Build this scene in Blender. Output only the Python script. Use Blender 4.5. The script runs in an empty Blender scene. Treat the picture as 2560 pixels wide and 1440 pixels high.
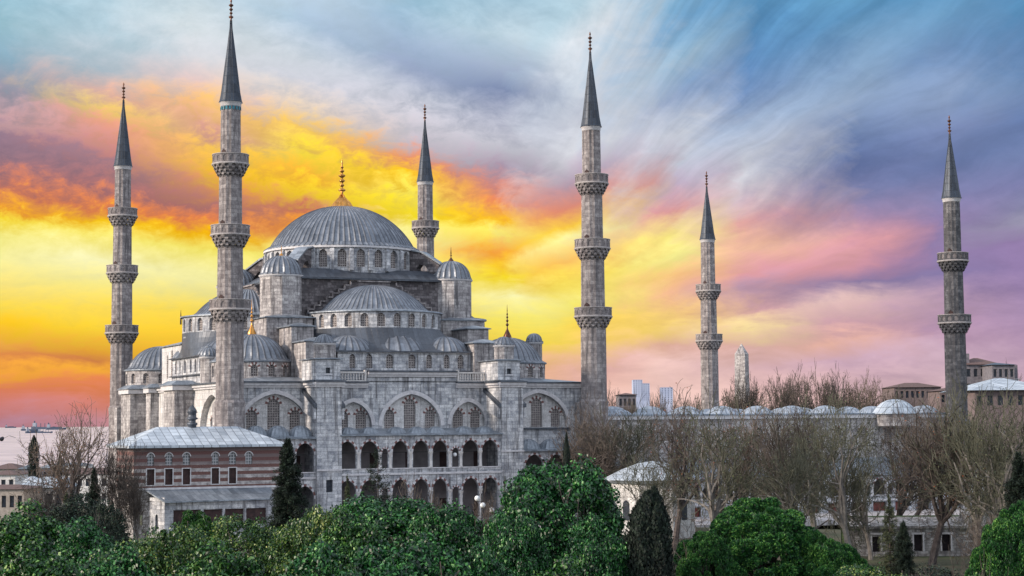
import bpy, math, random
import numpy as np
from mathutils import Matrix, Vector
random.seed(7); RNG = np.random.default_rng(11)
S = bpy.context.scene; COL = S.collection
R = math.radians; PI = math.pi
# ------------------------------------------------------------------ camera
FW = Vector((0.41595, 0.90637, 0.07397)).normalized()
RT = Vector((0.90908, -0.41654, -0.0080)); RT = (RT - FW * RT.dot(FW)).normalized()
UP = RT.cross(FW)
CAM = Vector((-85.256, -243.80, 14.376)); FPX = 4525.1
cd = bpy.data.cameras.new('camera'); cam = bpy.data.objects.new('camera', cd); COL.objects.link(cam)
m = Matrix((RT, UP, -FW)).transposed().to_4x4(); m.translation = CAM; cam.matrix_world = m
cd.sensor_width = 36; cd.lens = 36 * FPX / 2560; cd.clip_start = 1; cd.clip_end = 80000
S.camera = cam
def at(px, py, w):                      # a photo pixel at a depth -> a point of the place (for setting things out)
    return CAM + (FW + RT * ((px - 1280) / FPX) + UP * ((720 - py) / FPX)) * w
# ------------------------------------------------------------------ exposure
S.view_settings.view_transform = 'Standard'; S.view_settings.look = 'None'
S.view_settings.exposure = 0; S.view_settings.gamma = 1
S.cycles.max_bounces = 6; S.cycles.diffuse_bounces = 3; S.cycles.transparent_max_bounces = 6
# ------------------------------------------------------------------ node helpers
def lin(c):
    return tuple((v / 255 / 12.92 if v / 255 <= .04045 else ((v / 255 + .055) / 1.055) ** 2.4) for v in c) + (1,)
class NT:
    def __init__(s, nt): s.nt = nt; s.n = nt.nodes; s.l = nt.links
    def new(s, t, **k):
        o = s.n.new(t)
        for a, b in k.items(): setattr(o, a, b)
        return o
    def put(s, sock, v):
        if hasattr(v, 'is_output') or isinstance(v, bpy.types.NodeSocket): s.l.new(v, sock)
        elif v is not None: sock.default_value = v
    def m(s, op, a, b=None, c=None, clamp=False):
        o = s.new('ShaderNodeMath', operation=op, use_clamp=clamp)
        for i, v in enumerate((a, b, c)):
            if v is not None: s.put(o.inputs[i], v)
        return o.outputs[0]
    def mix(s, f, a, b, mode='MIX'):
        o = s.new('ShaderNodeMix', data_type='RGBA', blend_type=mode)
        s.put(o.inputs[0], f); s.put(o.inputs[6], a); s.put(o.inputs[7], b)
        return o.outputs[2]
    def vec(s, x, y, z=0.0):
        o = s.new('ShaderNodeCombineXYZ')
        for i, v in enumerate((x, y, z)): s.put(o.inputs[i], v)
        return o.outputs[0]
    def noise(s, v, sc=1.0, det=4.0, rough=.5, dist=0.0):
        o = s.new('ShaderNodeTexNoise')
        if v is not None: s.l.new(v, o.inputs['Vector'])
        o.inputs['Scale'].default_value = sc; o.inputs['Detail'].default_value = det
        o.inputs['Roughness'].default_value = rough; o.inputs['Distortion'].default_value = dist
        return o.outputs[0]
    def ramp(s, f, stops, interp='LINEAR'):
        o = s.new('ShaderNodeValToRGB'); s.put(o.inputs[0], f); r = o.color_ramp; r.interpolation = interp
        while len(r.elements) > 1: r.elements.remove(r.elements[0])
        r.elements[0].position = stops[0][0]; r.elements[0].color = stops[0][1]
        for p, c in stops[1:]:
            e = r.elements.new(p); e.color = c
        return o.outputs[0]
    def smooth(s, v, a, b, lo=0.0, hi=1.0):
        o = s.new('ShaderNodeMapRange', interpolation_type='SMOOTHSTEP')
        s.put(o.inputs[0], v)
        for i, q in zip((1, 2, 3, 4), (a, b, lo, hi)): o.inputs[i].default_value = q
        return o.outputs[0]
# ------------------------------------------------------------------ world: sunrise sky
SUN_EL, SUN_AZ = 24.0, None
sun_dir = Vector((-0.92, 0.06, 0.36)).normalized()      # towards the sun
W = bpy.data.worlds.new('World'); S.world = W; W.use_nodes = True
t = NT(W.node_tree); t.n.clear()
sky = t.new('ShaderNodeTexSky', sky_type='NISHITA', sun_disc=False)
sky.sun_elevation = math.asin(sun_dir.z); sky.sun_rotation = math.atan2(sun_dir.x, sun_dir.y)
tc = t.new('ShaderNodeTexCoord'); nrm = t.new('ShaderNodeVectorMath', operation='NORMALIZE'); t.l.new(tc.outputs['Generated'], nrm.inputs[0])
sp = t.new('ShaderNodeSeparateXYZ'); t.l.new(nrm.outputs[0], sp.inputs[0])
yaw = math.atan2(FW.x, FW.y)
X, Y, Z = sp.outputs
fwd = t.m('ADD', t.m('MULTIPLY', X, math.sin(yaw)), t.m('MULTIPLY', Y, math.cos(yaw)))
rgt = t.m('SUBTRACT', t.m('MULTIPLY', X, math.cos(yaw)), t.m('MULTIPLY', Y, math.sin(yaw)))
az = t.m('ARCTAN2', rgt, fwd)                            # 0 over the mosque
el = t.m('ARCSINE', Z)
A = t.m('MULTIPLY', az, 4525.0); A = t.m('ADD', A, 1280.0)          # azimuth and elevation in units of the long lens
B = t.m('SUBTRACT', 1064.0, t.m('MULTIPLY', el, 4525.0))
# streaks of high cloud fan out from a point low over the horizon, one fan to the left and one to the right
aL = t.m('DIVIDE', t.m('SUBTRACT', 930.0, B), t.m('ADD', t.m('MAXIMUM', t.m('SUBTRACT', 2700.0, A), 60.0), 0.0))
rL = t.m('LOGARITHM', t.m('ADD', t.m('MAXIMUM', t.m('SUBTRACT', 2700.0, A), 60.0), 0.0), 2.718)
aR = t.m('DIVIDE', t.m('SUBTRACT', 930.0, B), t.m('ADD', t.m('MAXIMUM', t.m('SUBTRACT', A, 1050.0), 60.0), 0.0))
rR = t.m('LOGARITHM', t.m('ADD', t.m('MAXIMUM', t.m('SUBTRACT', A, 1050.0), 60.0), 0.0), 2.718)
side = None
warp = t.noise(t.vec(t.m('MULTIPLY', A, .0022), t.m('MULTIPLY', B, .0030)), 1, 3)
wv = t.m('MULTIPLY', t.m('SUBTRACT', warp, .5), .5)
side = t.smooth(t.m('ADD', A, t.m('MULTIPLY', wv, 900.0)), 1330, 1640)
def streaks(ka, kr, det, rough, off, wk=1.0):
    w_ = t.m('MULTIPLY', wv, wk)
    L = t.noise(t.vec(t.m('MULTIPLY', t.m('ADD', aL, w_), ka), t.m('MULTIPLY', rL, kr), off), 1, det, rough)
    Rr = t.noise(t.vec(t.m('MULTIPLY', t.m('ADD', aR, w_), ka * .75), t.m('MULTIPLY', rR, kr), off + 7), 1, det, rough)
    o = t.new('ShaderNodeMix', data_type='FLOAT'); t.put(o.inputs[0], side); t.put(o.inputs[2], L); t.put(o.inputs[3], Rr)
    return o.outputs[0]
big = streaks(5, 1.6, 4, .5, 0.0, .7)
fine = streaks(13, 2.6, 6, .58, 3.0, .5)
puff = t.noise(t.vec(t.m('MULTIPLY', A, .0062), t.m('MULTIPLY', B, .0105), 2.0), 1, 7, .66, .6)
micro = t.noise(t.vec(t.m('MULTIPLY', A, .016), t.m('MULTIPLY', B, .028), 5.0), 1, 5, .65, .4)
# the puffy cloud texture belongs to the glowing left, the right is combed out smooth
pw = t.smooth(A, 900, 1900, .50, .18)
f1 = t.m('ADD', t.m('MULTIPLY', big, .66), t.m('MULTIPLY', fine, .34))
o = t.new('ShaderNodeMix', data_type='FLOAT'); t.put(o.inputs[0], pw); t.put(o.inputs[2], f1)
t.put(o.inputs[3], t.m('ADD', t.m('MULTIPLY', puff, .7), t.m('MULTIPLY', micro, .3))); f1 = o.outputs[0]
cloud = t.smooth(f1, .38, .62)
# bend the bands a little by the same field
TOPB = 1100.0
COLS = [0, 256, 512, 768, 1024, 1280, 1480, 1700, 1900, 2120, 2340, 2560]
LAYOUT = [
 "0 150 195 215,80 160 200 215,160 150 185 205,240 165 160 175,320 205 165 170,360 150 125 145,420 150 120 135,480 205 125 105,530 250 160 60,560 255 225 60,600 255 245 140,660 255 246 160,720 255 232 130,780 255 222 80,820 255 200 30,870 240 172 76,900 224 140 76,940 250 170 64,975 222 128 92,1020 204 126 120,1060 180 130 145",
 "0 185 215 230,100 190 215 228,180 195 205 215,240 240 190 170,280 255 215 120,320 245 170 140,380 215 145 140,420 165 125 135,470 180 120 120,520 240 140 80,560 255 205 20,600 255 240 120,660 255 250 190,720 255 240 140,780 255 222 90,830 255 215 60,870 240 170 60,900 214 132 76,930 252 178 60,960 232 134 84,1010 216 132 118,1060 190 135 145",
 "0 200 220 230,100 215 225 230,170 220 222 228,230 235 205 200,280 250 195 130,330 225 165 150,370 255 205 90,420 255 200 50,460 240 160 90,510 180 120 115,550 235 135 80,580 255 190 10,620 255 240 110,700 255 248 170,780 255 225 90,840 255 210 60,900 250 180 50,960 230 130 80,1060 200 140 140",
 "0 195 215 230,80 180 205 225,160 215 222 232,220 210 212 222,280 235 215 195,330 250 205 100,390 255 225 70,440 255 190 60,480 255 215 50,530 205 120 95,570 255 165 30,620 255 245 150,700 255 240 120,800 255 225 80,900 250 180 60,1060 220 150 130",
 "0 160 198 220,100 165 190 215,170 160 175 205,240 195 200 215,300 215 212 222,360 205 195 205,410 235 150 110,450 255 200 30,490 255 235 90,540 255 230 40,600 255 248 160,700 255 235 110,800 255 225 80,900 250 190 90,1060 230 160 140",
 "0 170 205 225,100 200 220 232,180 170 185 210,240 130 145 180,310 175 180 200,370 200 200 212,430 170 150 170,470 215 140 130,520 240 140 90,560 255 190 20,600 255 240 100,650 245 160 50,700 255 225 20,750 255 250 180,800 255 240 110,860 255 225 60,900 248 190 130,960 248 190 160,1060 240 184 170",
 "0 190 220 235,100 225 232 240,200 210 220 232,300 205 210 222,380 220 222 230,440 190 170 190,500 230 140 120,560 255 205 20,600 255 248 150,660 250 190 80,700 255 225 70,760 255 240 100,820 255 215 50,860 255 210 90,920 235 180 170,980 245 190 170,1060 242 190 178",
 "0 125 180 215,80 105 165 210,160 150 190 220,260 150 170 205,340 205 212 226,420 200 205 222,480 195 175 200,540 225 150 150,600 255 235 110,650 255 245 130,700 250 190 110,760 245 180 130,820 255 215 100,870 225 170 150,920 240 195 185,1060 244 200 188",
 "0 70 145 195,100 70 140 195,200 85 135 190,260 110 145 195,330 165 185 215,400 200 205 220,460 215 215 225,520 220 195 205,580 235 165 160,640 250 190 150,700 225 150 155,740 185 145 165,790 215 160 165,830 255 225 150,870 225 175 165,930 225 180 185,1000 235 190 185,1060 240 198 190",
 "0 90 165 210,80 80 150 200,180 130 170 210,280 150 175 210,360 105 130 180,440 95 115 170,500 125 130 180,560 170 140 180,620 235 160 170,680 220 150 170,730 140 120 165,780 225 185 180,830 210 160 170,870 240 180 160,930 205 165 185,1000 225 185 185,1060 236 194 190",
 "0 60 140 190,80 100 160 205,180 110 150 200,280 140 165 205,360 120 140 190,440 105 125 180,520 130 130 180,580 150 130 180,650 150 125 175,720 130 115 165,780 185 150 175,850 185 145 175,920 205 170 188,1060 232 192 192",
 "0 50 130 185,80 75 145 195,180 70 125 180,260 100 140 190,340 95 125 180,420 110 130 180,500 115 120 170,560 135 135 175,600 160 155 185,650 145 120 170,720 145 120 170,800 165 135 175,880 180 145 178,960 200 165 185,1060 226 188 192",
]
Aw = t.m('ADD', A, t.m('MULTIPLY', t.m('SUBTRACT', big, .5), 420.0)); Aw = t.m('ADD', Aw, t.m('MULTIPLY', t.m('SUBTRACT', puff, .5), 240.0))
bankL = t.noise(t.vec(t.m('MULTIPLY', A, .0035), t.m('MULTIPLY', B, .013), 9.0), 1, 7, .62, .5)     # low level banks seen edge-on near the horizon
low = t.smooth(B, 520, 820)
f1 = t.m('ADD', t.m('MULTIPLY', f1, t.m('SUBTRACT', 1.0, t.m('MULTIPLY', low, .6))), t.m('MULTIPLY', bankL, t.m('MULTIPLY', low, .6)))
mid = t.m('MULTIPLY', t.smooth(B, 180, 300), t.smooth(B, 480, 620, 1, 0)); mid = t.m('MULTIPLY', mid, t.smooth(A, 1000, 1500, 1, 0))
f2 = t.m('ADD', t.m('MULTIPLY', t.m('SUBTRACT', micro, .5), t.m('ADD', .10, t.m('MULTIPLY', mid, .55))), t.m('SUBTRACT', f1, .5))
dB = t.m('ADD', t.m('MULTIPLY', f2, t.smooth(B, 0, 500, 150.0, 200.0)), t.m('MULTIPLY', wv, 60.0))
def column(k):
    ak = COLS[k]
    bk = t.m('SUBTRACT', 930.0, t.m('MULTIPLY', aL, 2700.0 - ak)) if ak <= 1280 else t.m('SUBTRACT', 930.0, t.m('MULTIPLY', aR, ak - 1050.0))
    sh = .75 if ak <= 1024 else (.35 if ak <= 1480 else .5)
    bk = t.m('ADD', t.m('MULTIPLY', bk, sh), t.m('MULTIPLY', B, 1 - sh))
    v = t.m('DIVIDE', t.m('ADD', bk, dB), TOPB, clamp=True)
    st = [[float(q) for q in e.split()] for e in LAYOUT[k].split(',')]
    return t.ramp(v, [(e[0] / TOPB, lin(e[1:])) for e in st])
def step01(lo, hi):
    o = t.new('ShaderNodeMapRange'); t.put(o.inputs[0], Aw)
    for i, q in zip((1, 2, 3, 4), (lo, hi, 0, 1)): o.inputs[i].default_value = q
    return o.outputs[0]
cc = column(0)
for k in range(1, len(COLS)): cc = t.mix(step01(COLS[k - 1], COLS[k]), cc, column(k))
sat = t.smooth(t.m('ADD', .5, f2), .30, .70, .80, 1.10)
rs = t.m('MULTIPLY', t.smooth(A, 1350, 1900), t.smooth(B, 500, 900, 1, .25))
comb = streaks(15, 2.0, 6, .6, 11.0, .45)
sat = t.m('MULTIPLY', sat, t.m('ADD', 1.0, t.m('MULTIPLY', rs, t.smooth(comb, .32, .68, -.14, .10))))
mul = t.new('ShaderNodeVectorMath', operation='SCALE'); t.l.new(cc, mul.inputs[0]); t.l.new(sat, mul.inputs['Scale'])
hs_ = t.new('ShaderNodeHueSaturation'); t.l.new(mul.outputs[0], hs_.inputs['Color']); t.l.new(t.smooth(A, 1100, 1700, 1.0, .90), hs_.inputs['Saturation']); cc = hs_.outputs[0]
# away from the sunrise and overhead: unseen overcast, brightened to light the stone
over = t.smooth(B, -1500, -60, 1.0, 0.0)
away = t.smooth(t.m('ABSOLUTE', az), .45, 1.1)
f = t.m('MAXIMUM', over, away)
mott = t.noise(nrm.outputs[0], 3.0, 5, .6)
sk = t.new('ShaderNodeVectorMath', operation='SCALE'); t.l.new(sky.outputs[0], sk.inputs[0]); sk.inputs['Scale'].default_value = .12
dull = t.mix(t.smooth(mott, .25, .6), sk.outputs[0], (1.24, 1.34, 1.52, 1))
cc = t.mix(f, cc, dull)
cc = t.mix(t.smooth(el, -.02, 0.0, 1.0, 0.0), cc, (.10, .11, .12, 1))
bg = t.new('ShaderNodeBackground'); t.l.new(cc, bg.inputs[0]); bg.inputs[1].default_value = 1.0
wo = t.new('ShaderNodeOutputWorld'); t.l.new(bg.outputs[0], wo.inputs[0])
# ------------------------------------------------------------------ sun behind thin cloud
sl = bpy.data.lights.new('sun', 'SUN'); sl.energy = 4.6; sl.angle = R(7); sl.color = (1.0, .84, .68)
so = bpy.data.objects.new('sun', sl); COL.objects.link(so)
so.rotation_euler = (-sun_dir).to_track_quat('-Z', 'Y').to_euler()


# ------------------------------------------------------------------ materials
MATS = {}
def base_mat(name, rough=.8, metal=0.0, spec=.3):
    mt = bpy.data.materials.new(name); mt.use_nodes = True; MATS[name] = mt
    t = NT(mt.node_tree); bs = t.n['Principled BSDF']
    bs.inputs['Roughness'].default_value = rough; bs.inputs['Metallic'].default_value = metal
    bs.inputs['Specular IOR Level'].default_value = spec
    return mt, t, bs
def uvn(t): return t.new('ShaderNodeTexCoord').outputs['UV']
def pos(t): return t.new('ShaderNodeNewGeometry').outputs['Position']
def bump(t, bs, h, strength=.4, dist=.05):
    b = t.new('ShaderNodeBump'); b.inputs['Strength'].default_value = strength; b.inputs['Distance'].default_value = dist
    t.l.new(h, b.inputs['Height']); t.l.new(b.outputs[0], bs.inputs['Normal'])
def stone(name, c1, c2, c3, mortar, bw=1.0, bh=.42, stain=.5, var=1.0):
    mt, t, bs = base_mat(name, .85)
    uv = uvn(t)
    wob = t.new('ShaderNodeVectorMath', operation='ADD'); t.l.new(uv, wob.inputs[0])
    br = t.new('ShaderNodeTexBrick'); t.l.new(uv, br.inputs['Vector'])
    br.inputs['Scale'].default_value = 1; br.inputs['Brick Width'].default_value = bw; br.inputs['Row Height'].default_value = bh
    br.inputs['Mortar Size'].default_value = .026; br.inputs['Mortar Smooth'].default_value = .3; br.inputs['Bias'].default_value = 0
    br.inputs['Color1'].default_value = (0, 0, 0, 1); br.inputs['Color2'].default_value = (1, 1, 1, 1); br.inputs['Mortar'].default_value = (.5, .5, .5, 1)
    br.offset_frequency = 2; br.squash = .7; br.squash_frequency = 3
    p = pos(t)
    big = t.noise(p, .22, 4, .6); mid = t.noise(p, 1.6, 8, .72); grain = t.noise(p, 7, 4, .7)
    sel = t.m('ADD', t.m('MULTIPLY', br.outputs[0], .55 * var), t.m('MULTIPLY', t.m('SUBTRACT', mid, .5), 1.7))
    sel = t.m('ADD', sel, t.m('MULTIPLY', t.m('SUBTRACT', big, .5), .7))
    sel = t.m('ADD', sel, .5 - .275 * var)
    col = t.ramp(sel, [(.12, lin(c1)), (.5, lin(c2)), (.88, lin(c3))])
    # rain streaks: noise drawn out downwards
    sc = t.new('ShaderNodeVectorMath', operation='MULTIPLY'); t.l.new(p, sc.inputs[0]); sc.inputs[1].default_value = (2.2, 2.2, .16)
    st = t.noise(sc.outputs[0], 1.0, 5, .65)
    k = t.smooth(st, .47, .68, 0, stain)
    col = t.mix(k, col, (.085, .08, .085, 1))
    col = t.mix(t.m('MULTIPLY', br.outputs[1], .5), col, lin(mortar))
    g = t.mix(t.smooth(grain, .35, .75, 0, .5), col, (.10, .095, .10, 1)); t.l.new(g, bs.inputs[0])
    bump(t, bs, t.m('SUBTRACT', grain, br.outputs[1]), .5, .04)
    return mt
stone('ashlar', (134, 138, 148), (190, 192, 197), (232, 232, 234), (92, 92, 98), 1.3, .44, .8, .8)
stone('ashlar_warm', (124, 119, 121), (176, 171, 171), (218, 214, 212), (88, 84, 88), 1.1, .42, .9, .7)
stone('minaret_stone', (106, 99, 100), (146, 139, 139), (188, 181, 179), (92, 84, 86), .9, .5, .9, .6)
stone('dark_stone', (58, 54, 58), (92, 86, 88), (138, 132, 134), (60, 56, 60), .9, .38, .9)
stone('pale_plaster', (180, 178, 178), (214, 212, 212), (234, 234, 234), (150, 148, 150), 2.4, .8, .55, .5)
stone('rubble', (108, 104, 102), (158, 154, 152), (206, 204, 204), (90, 86, 86), .6, .28, .8)
def lead(name, c1, c2, seam, bw=.62, bh=1.5, rough=.42, ms=.02):
    mt, t, bs = base_mat(name, rough, .35, .5)
    uv = uvn(t); br = t.new('ShaderNodeTexBrick'); t.l.new(uv, br.inputs['Vector'])
    br.inputs['Scale'].default_value = 1; br.inputs['Brick Width'].default_value = bw; br.inputs['Row Height'].default_value = bh
    br.inputs['Mortar Size'].default_value = ms; br.inputs['Mortar Smooth'].default_value = .6; br.offset = 0
    br.inputs['Color1'].default_value = (0, 0, 0, 1); br.inputs['Color2'].default_value = (1, 1, 1, 1); br.inputs['Mortar'].default_value = (.5, .5, .5, 1)
    p = pos(t); n1 = t.noise(p, .5, 5, .6); n2 = t.noise(p, 3.0, 4, .6)
    sel = t.m('ADD', t.m('MULTIPLY', br.outputs[0], .35), t.m('ADD', t.m('MULTIPLY', n1, .55), t.m('MULTIPLY', t.m('SUBTRACT', n2, .25), .5)))
    col = t.ramp(sel, [(.25, lin(c1)), (.85, lin(c2))])
    col = t.mix(t.m('MULTIPLY', br.outputs[1], .65), col, lin(seam)); t.l.new(col, bs.inputs[0])
    bump(t, bs, t.m('SUBTRACT', t.m('MULTIPLY', n2, .5), br.outputs[1]), .5, .05)
    return mt
lead('lead', (84, 92, 102), (158, 166, 176), (48, 52, 60))
lead('lead_dark', (54, 58, 66), (92, 98, 108), (38, 40, 46), .6, 2.0)
lead('lead_pale', (132, 142, 154), (206, 214, 222), (44, 50, 60), .95, 1.3, .5, .06)
def plain(name, c1, c2, rough=.7, metal=0., sc=2.0, em=None):
    mt, t, bs = base_mat(name, rough, metal)
    n = t.noise(pos(t), sc, 5, .6); t.l.new(t.ramp(n, [(.3, lin(c1)), (.7, lin(c2))]), bs.inputs[0])
    bump(t, bs, n, .2, .02)
    return mt
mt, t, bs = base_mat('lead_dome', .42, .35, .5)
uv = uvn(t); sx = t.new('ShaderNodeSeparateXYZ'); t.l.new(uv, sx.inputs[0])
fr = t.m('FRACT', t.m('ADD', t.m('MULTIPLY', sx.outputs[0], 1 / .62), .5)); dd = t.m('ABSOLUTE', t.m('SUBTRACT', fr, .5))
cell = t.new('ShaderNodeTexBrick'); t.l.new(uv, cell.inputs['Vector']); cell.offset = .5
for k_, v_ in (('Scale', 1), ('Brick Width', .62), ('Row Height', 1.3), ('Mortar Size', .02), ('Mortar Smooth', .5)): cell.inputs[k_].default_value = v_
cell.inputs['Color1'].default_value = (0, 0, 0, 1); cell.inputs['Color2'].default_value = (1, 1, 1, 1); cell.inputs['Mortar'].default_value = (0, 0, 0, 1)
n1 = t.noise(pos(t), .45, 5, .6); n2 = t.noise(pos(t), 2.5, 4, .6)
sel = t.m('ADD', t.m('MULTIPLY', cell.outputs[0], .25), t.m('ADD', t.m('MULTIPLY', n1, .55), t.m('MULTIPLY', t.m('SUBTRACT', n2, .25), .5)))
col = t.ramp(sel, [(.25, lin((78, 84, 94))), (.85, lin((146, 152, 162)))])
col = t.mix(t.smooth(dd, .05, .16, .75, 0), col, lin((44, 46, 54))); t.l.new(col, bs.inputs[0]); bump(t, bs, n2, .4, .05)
plain('gilt', (168, 116, 56), (208, 152, 84), .28, .9)
plain('bronze', (70, 52, 48), (120, 84, 66), .4, .8)
plain('trim', (176, 174, 178), (214, 212, 214), .8)
plain('red_stone', (104, 74, 74), (134, 98, 94), .85)
plain('white_stone', (186, 182, 180), (212, 208, 206), .8)
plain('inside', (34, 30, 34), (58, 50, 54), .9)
plain('inside_wall', (112, 106, 110), (146, 140, 142), .9, 0, .6)
plain('wood', (44, 32, 34), (74, 54, 52), .7)
plain('black_metal', (26, 28, 32), (44, 46, 52), .5)
plain('tile_teal', (26, 92, 110), (60, 130, 146), .4)
plain('globe', (214, 218, 222), (236, 238, 240), .3)
plain('sign_red', (64, 24, 34), (88, 34, 44), .6)
plain('sign_edge', (170, 160, 164), (196, 188, 190), .6)
plain('roof_tile', (80, 68, 68), (108, 86, 82), .9, 0, 3)
plain('render_white', (196, 194, 196), (226, 224, 222), .9)
plain('render_grey', (92, 90, 98), (128, 124, 130), .9)
plain('render_cream', (140, 132, 126), (172, 164, 156), .9)
plain('render_pink', (96, 86, 88), (124, 110, 110), .9)
plain('far_tower', (142, 154, 176), (166, 176, 194), .8, 0, .05)  # distance haze put into the colour as pale blue
plain('window_dark', (34, 38, 46), (60, 66, 76), .25)
plain('ship_hull', (56, 68, 86), (80, 92, 110), .7)  # hull and house colours hold the grey-blue of distance haze
plain('ship_house', (130, 138, 150), (150, 158, 168), .7)
plain('gull_white', (150, 150, 156), (190, 190, 194), .8)
plain('gull_dark', (34, 32, 38), (60, 58, 64), .8)
plain('shop_red', (92, 50, 50), (130, 78, 72), .8, 0, 1.5)
# pierced lattice in the windows: rows of round holes in a pale screen
mt, t, bs = base_mat('lattice', .7)
uv = uvn(t); vo = t.new('ShaderNodeTexVoronoi', feature='F1'); vo.inputs['Randomness'].default_value = .15; vo.inputs['Scale'].default_value = 3.2; t.l.new(uv, vo.inputs['Vector'])
n = t.noise(pos(t), 2, 4, .6)
c = t.mix(t.smooth(vo.outputs[0], .22, .42), (.045, .04, .045, 1), (.34, .31, .30, 1))
t.l.new(t.mix(t.smooth(n, .35, .7, 0, .5), c, (.12, .10, .10, 1)), bs.inputs[0]); bump(t, bs, vo.outputs[0], .5, .06)
# small panes
mt, t, bs = base_mat('panes', .35, 0, .6)
uv = uvn(t); br = t.new('ShaderNodeTexBrick'); t.l.new(uv, br.inputs['Vector']); br.offset = 0
for k_, v_ in (('Scale', 1), ('Brick Width', .3), ('Row Height', .34), ('Mortar Size', .04), ('Mortar Smooth', .1)): br.inputs[k_].default_value = v_
br.inputs['Color1'].default_value = (.05, .06, .07, 1); br.inputs['Color2'].default_value = (.16, .18, .20, 1); br.inputs['Mortar'].default_value = (.42, .42, .44, 1)
t.l.new(br.outputs[0], bs.inputs[0])
# red brick and pale stone courses of the pavilion
mt, t, bs = base_mat('striped_wall', .9)
uv = uvn(t); sx = t.new('ShaderNodeSeparateXYZ'); t.l.new(uv, sx.inputs[0])
nz = t.noise(pos(t), 1.6, 5, .65); grain = t.noise(pos(t), 8, 4, .6)
v = t.m('ADD', sx.outputs[1], t.m('MULTIPLY', t.m('SUBTRACT', nz, .5), .10))
fr = t.m('FRACT', t.m('MULTIPLY', v, 1 / .78)); s_ = t.m('MULTIPLY', t.smooth(fr, .0, .06), t.smooth(fr, .50, .56, 1, 0))
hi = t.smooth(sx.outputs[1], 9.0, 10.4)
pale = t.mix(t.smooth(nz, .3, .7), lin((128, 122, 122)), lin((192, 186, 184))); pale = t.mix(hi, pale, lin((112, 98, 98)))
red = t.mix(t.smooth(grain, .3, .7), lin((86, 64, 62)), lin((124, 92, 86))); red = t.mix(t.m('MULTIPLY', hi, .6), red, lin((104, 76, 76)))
t.l.new(t.mix(s_, pale, red), bs.inputs[0]); bump(t, bs, grain, .4, .03)
# ground
mt, t, bs = base_mat('ground_mat', .95)
n = t.noise(pos(t), .15, 6, .6); n2 = t.noise(pos(t), 2.5, 4, .6)
t.l.new(t.mix(t.smooth(n2, .3, .7, 0, .5), t.ramp(n, [(.35, lin((58, 70, 44))), (.5, lin((84, 80, 62))), (.65, lin((70, 84, 50)))]), lin((54, 52, 44))), bs.inputs[0]); bump(t, bs, n2, .5, .1)
mt, t, bs = base_mat('paving', .85)
uv = pos(t); br = t.new('ShaderNodeTexBrick'); t.l.new(uv, br.inputs['Vector'])
for k_, v_ in (('Scale', 1), ('Brick Width', 1.2), ('Row Height', .6), ('Mortar Size', .02)): br.inputs[k_].default_value = v_
br.inputs['Color1'].default_value = lin((150, 146, 148)); br.inputs['Color2'].default_value = lin((178, 174, 176)); br.inputs['Mortar'].default_value = lin((96, 94, 96))
t.l.new(br.outputs[0], bs.inputs[0])
mt, t, bs = base_mat('sea_mat', .3, 0, .4)
t.l.new(t.ramp(t.noise(pos(t), .0035, 6, .7), [(.38, (.36, .29, .34, 1)), (.62, (.62, .50, .53, 1))]), bs.inputs[0])  # pink of the reflected sky put into the base colour
p = pos(t); sc = t.new('ShaderNodeVectorMath', operation='MULTIPLY'); t.l.new(p, sc.inputs[0]); sc.inputs[1].default_value = (.02, .02, .02)
nn = t.noise(sc.outputs[0], 1, 8, .7); bump(t, bs, nn, .6, 3.0)
# foliage: every leaf takes its own tone
def leafmat(name, stops, rough=.42, trans=.18, patch=None):
    mt, t, bs = base_mat(name, rough, 0, .5)
    g = t.new('ShaderNodeNewGeometry'); rnd = g.outputs['Random Per Island']
    n = t.noise(g.outputs['Position'], .9, 3, .6)
    f = t.m('ADD', t.m('MULTIPLY', rnd, .85), t.m('MULTIPLY', t.m('SUBTRACT', n, .45), .8), clamp=True)
    col = t.ramp(f, [(p_, lin(c_)) for p_, c_ in stops])
    if patch:
        pn = t.noise(g.outputs['Position'], .35, 3, .6); col = t.mix(t.smooth(pn, .52, .68, 0, .7), col, lin(patch))
    t.l.new(col, bs.inputs[0])
    tr = t.new('ShaderNodeBsdfTranslucent'); t.l.new(col, tr.inputs[0]); mx = t.new('ShaderNodeMixShader'); mx.inputs[0].default_value = trans
    out = t.n['Material Output']; t.l.new(bs.outputs[0], mx.inputs[1]); t.l.new(tr.outputs[0], mx.inputs[2]); t.l.new(mx.outputs[0], out.inputs[0])
leafmat('leaf_green', [(.0, (10, 30, 20)), (.35, (24, 64, 28)), (.65, (50, 100, 40)), (.86, (96, 140, 62)), (1, (160, 186, 112))])
leafmat('leaf_yellow', [(.0, (14, 34, 20)), (.35, (34, 70, 34)), (.65, (66, 104, 46)), (.86, (122, 142, 66)), (1, (190, 192, 120))])
leafmat('leaf_deep', [(.0, (8, 28, 20)), (.35, (16, 58, 30)), (.65, (32, 92, 42)), (.86, (72, 134, 62)), (1, (142, 182, 112))])
leafmat('leaf_pine', [(.0, (8, 30, 18)), (.35, (20, 66, 32)), (.7, (46, 110, 44)), (1, (134, 180, 86))], .6)
leafmat('leaf_dark', [(.0, (10, 18, 16)), (.5, (24, 40, 32)), (1, (52, 72, 52))], .8, .1)
leafmat('leaf_cypress', [(.0, (10, 18, 16)), (.5, (22, 36, 30)), (1, (44, 60, 46))], .8, .1)
leafmat('leaf_olive', [(.0, (36, 44, 34)), (.5, (66, 76, 54)), (1, (112, 116, 78))], .8, .2)
plain('bark', (52, 46, 46), (96, 88, 86), .95, 0, 3)
plain('bark_pale', (84, 80, 78), (124, 120, 116), .95, 0, 2)
plain('twig', (58, 52, 50), (98, 90, 84), .95, 0, 1)
plain('twig_green', (54, 56, 48), (94, 94, 80), .95, 0, 1)
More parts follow.
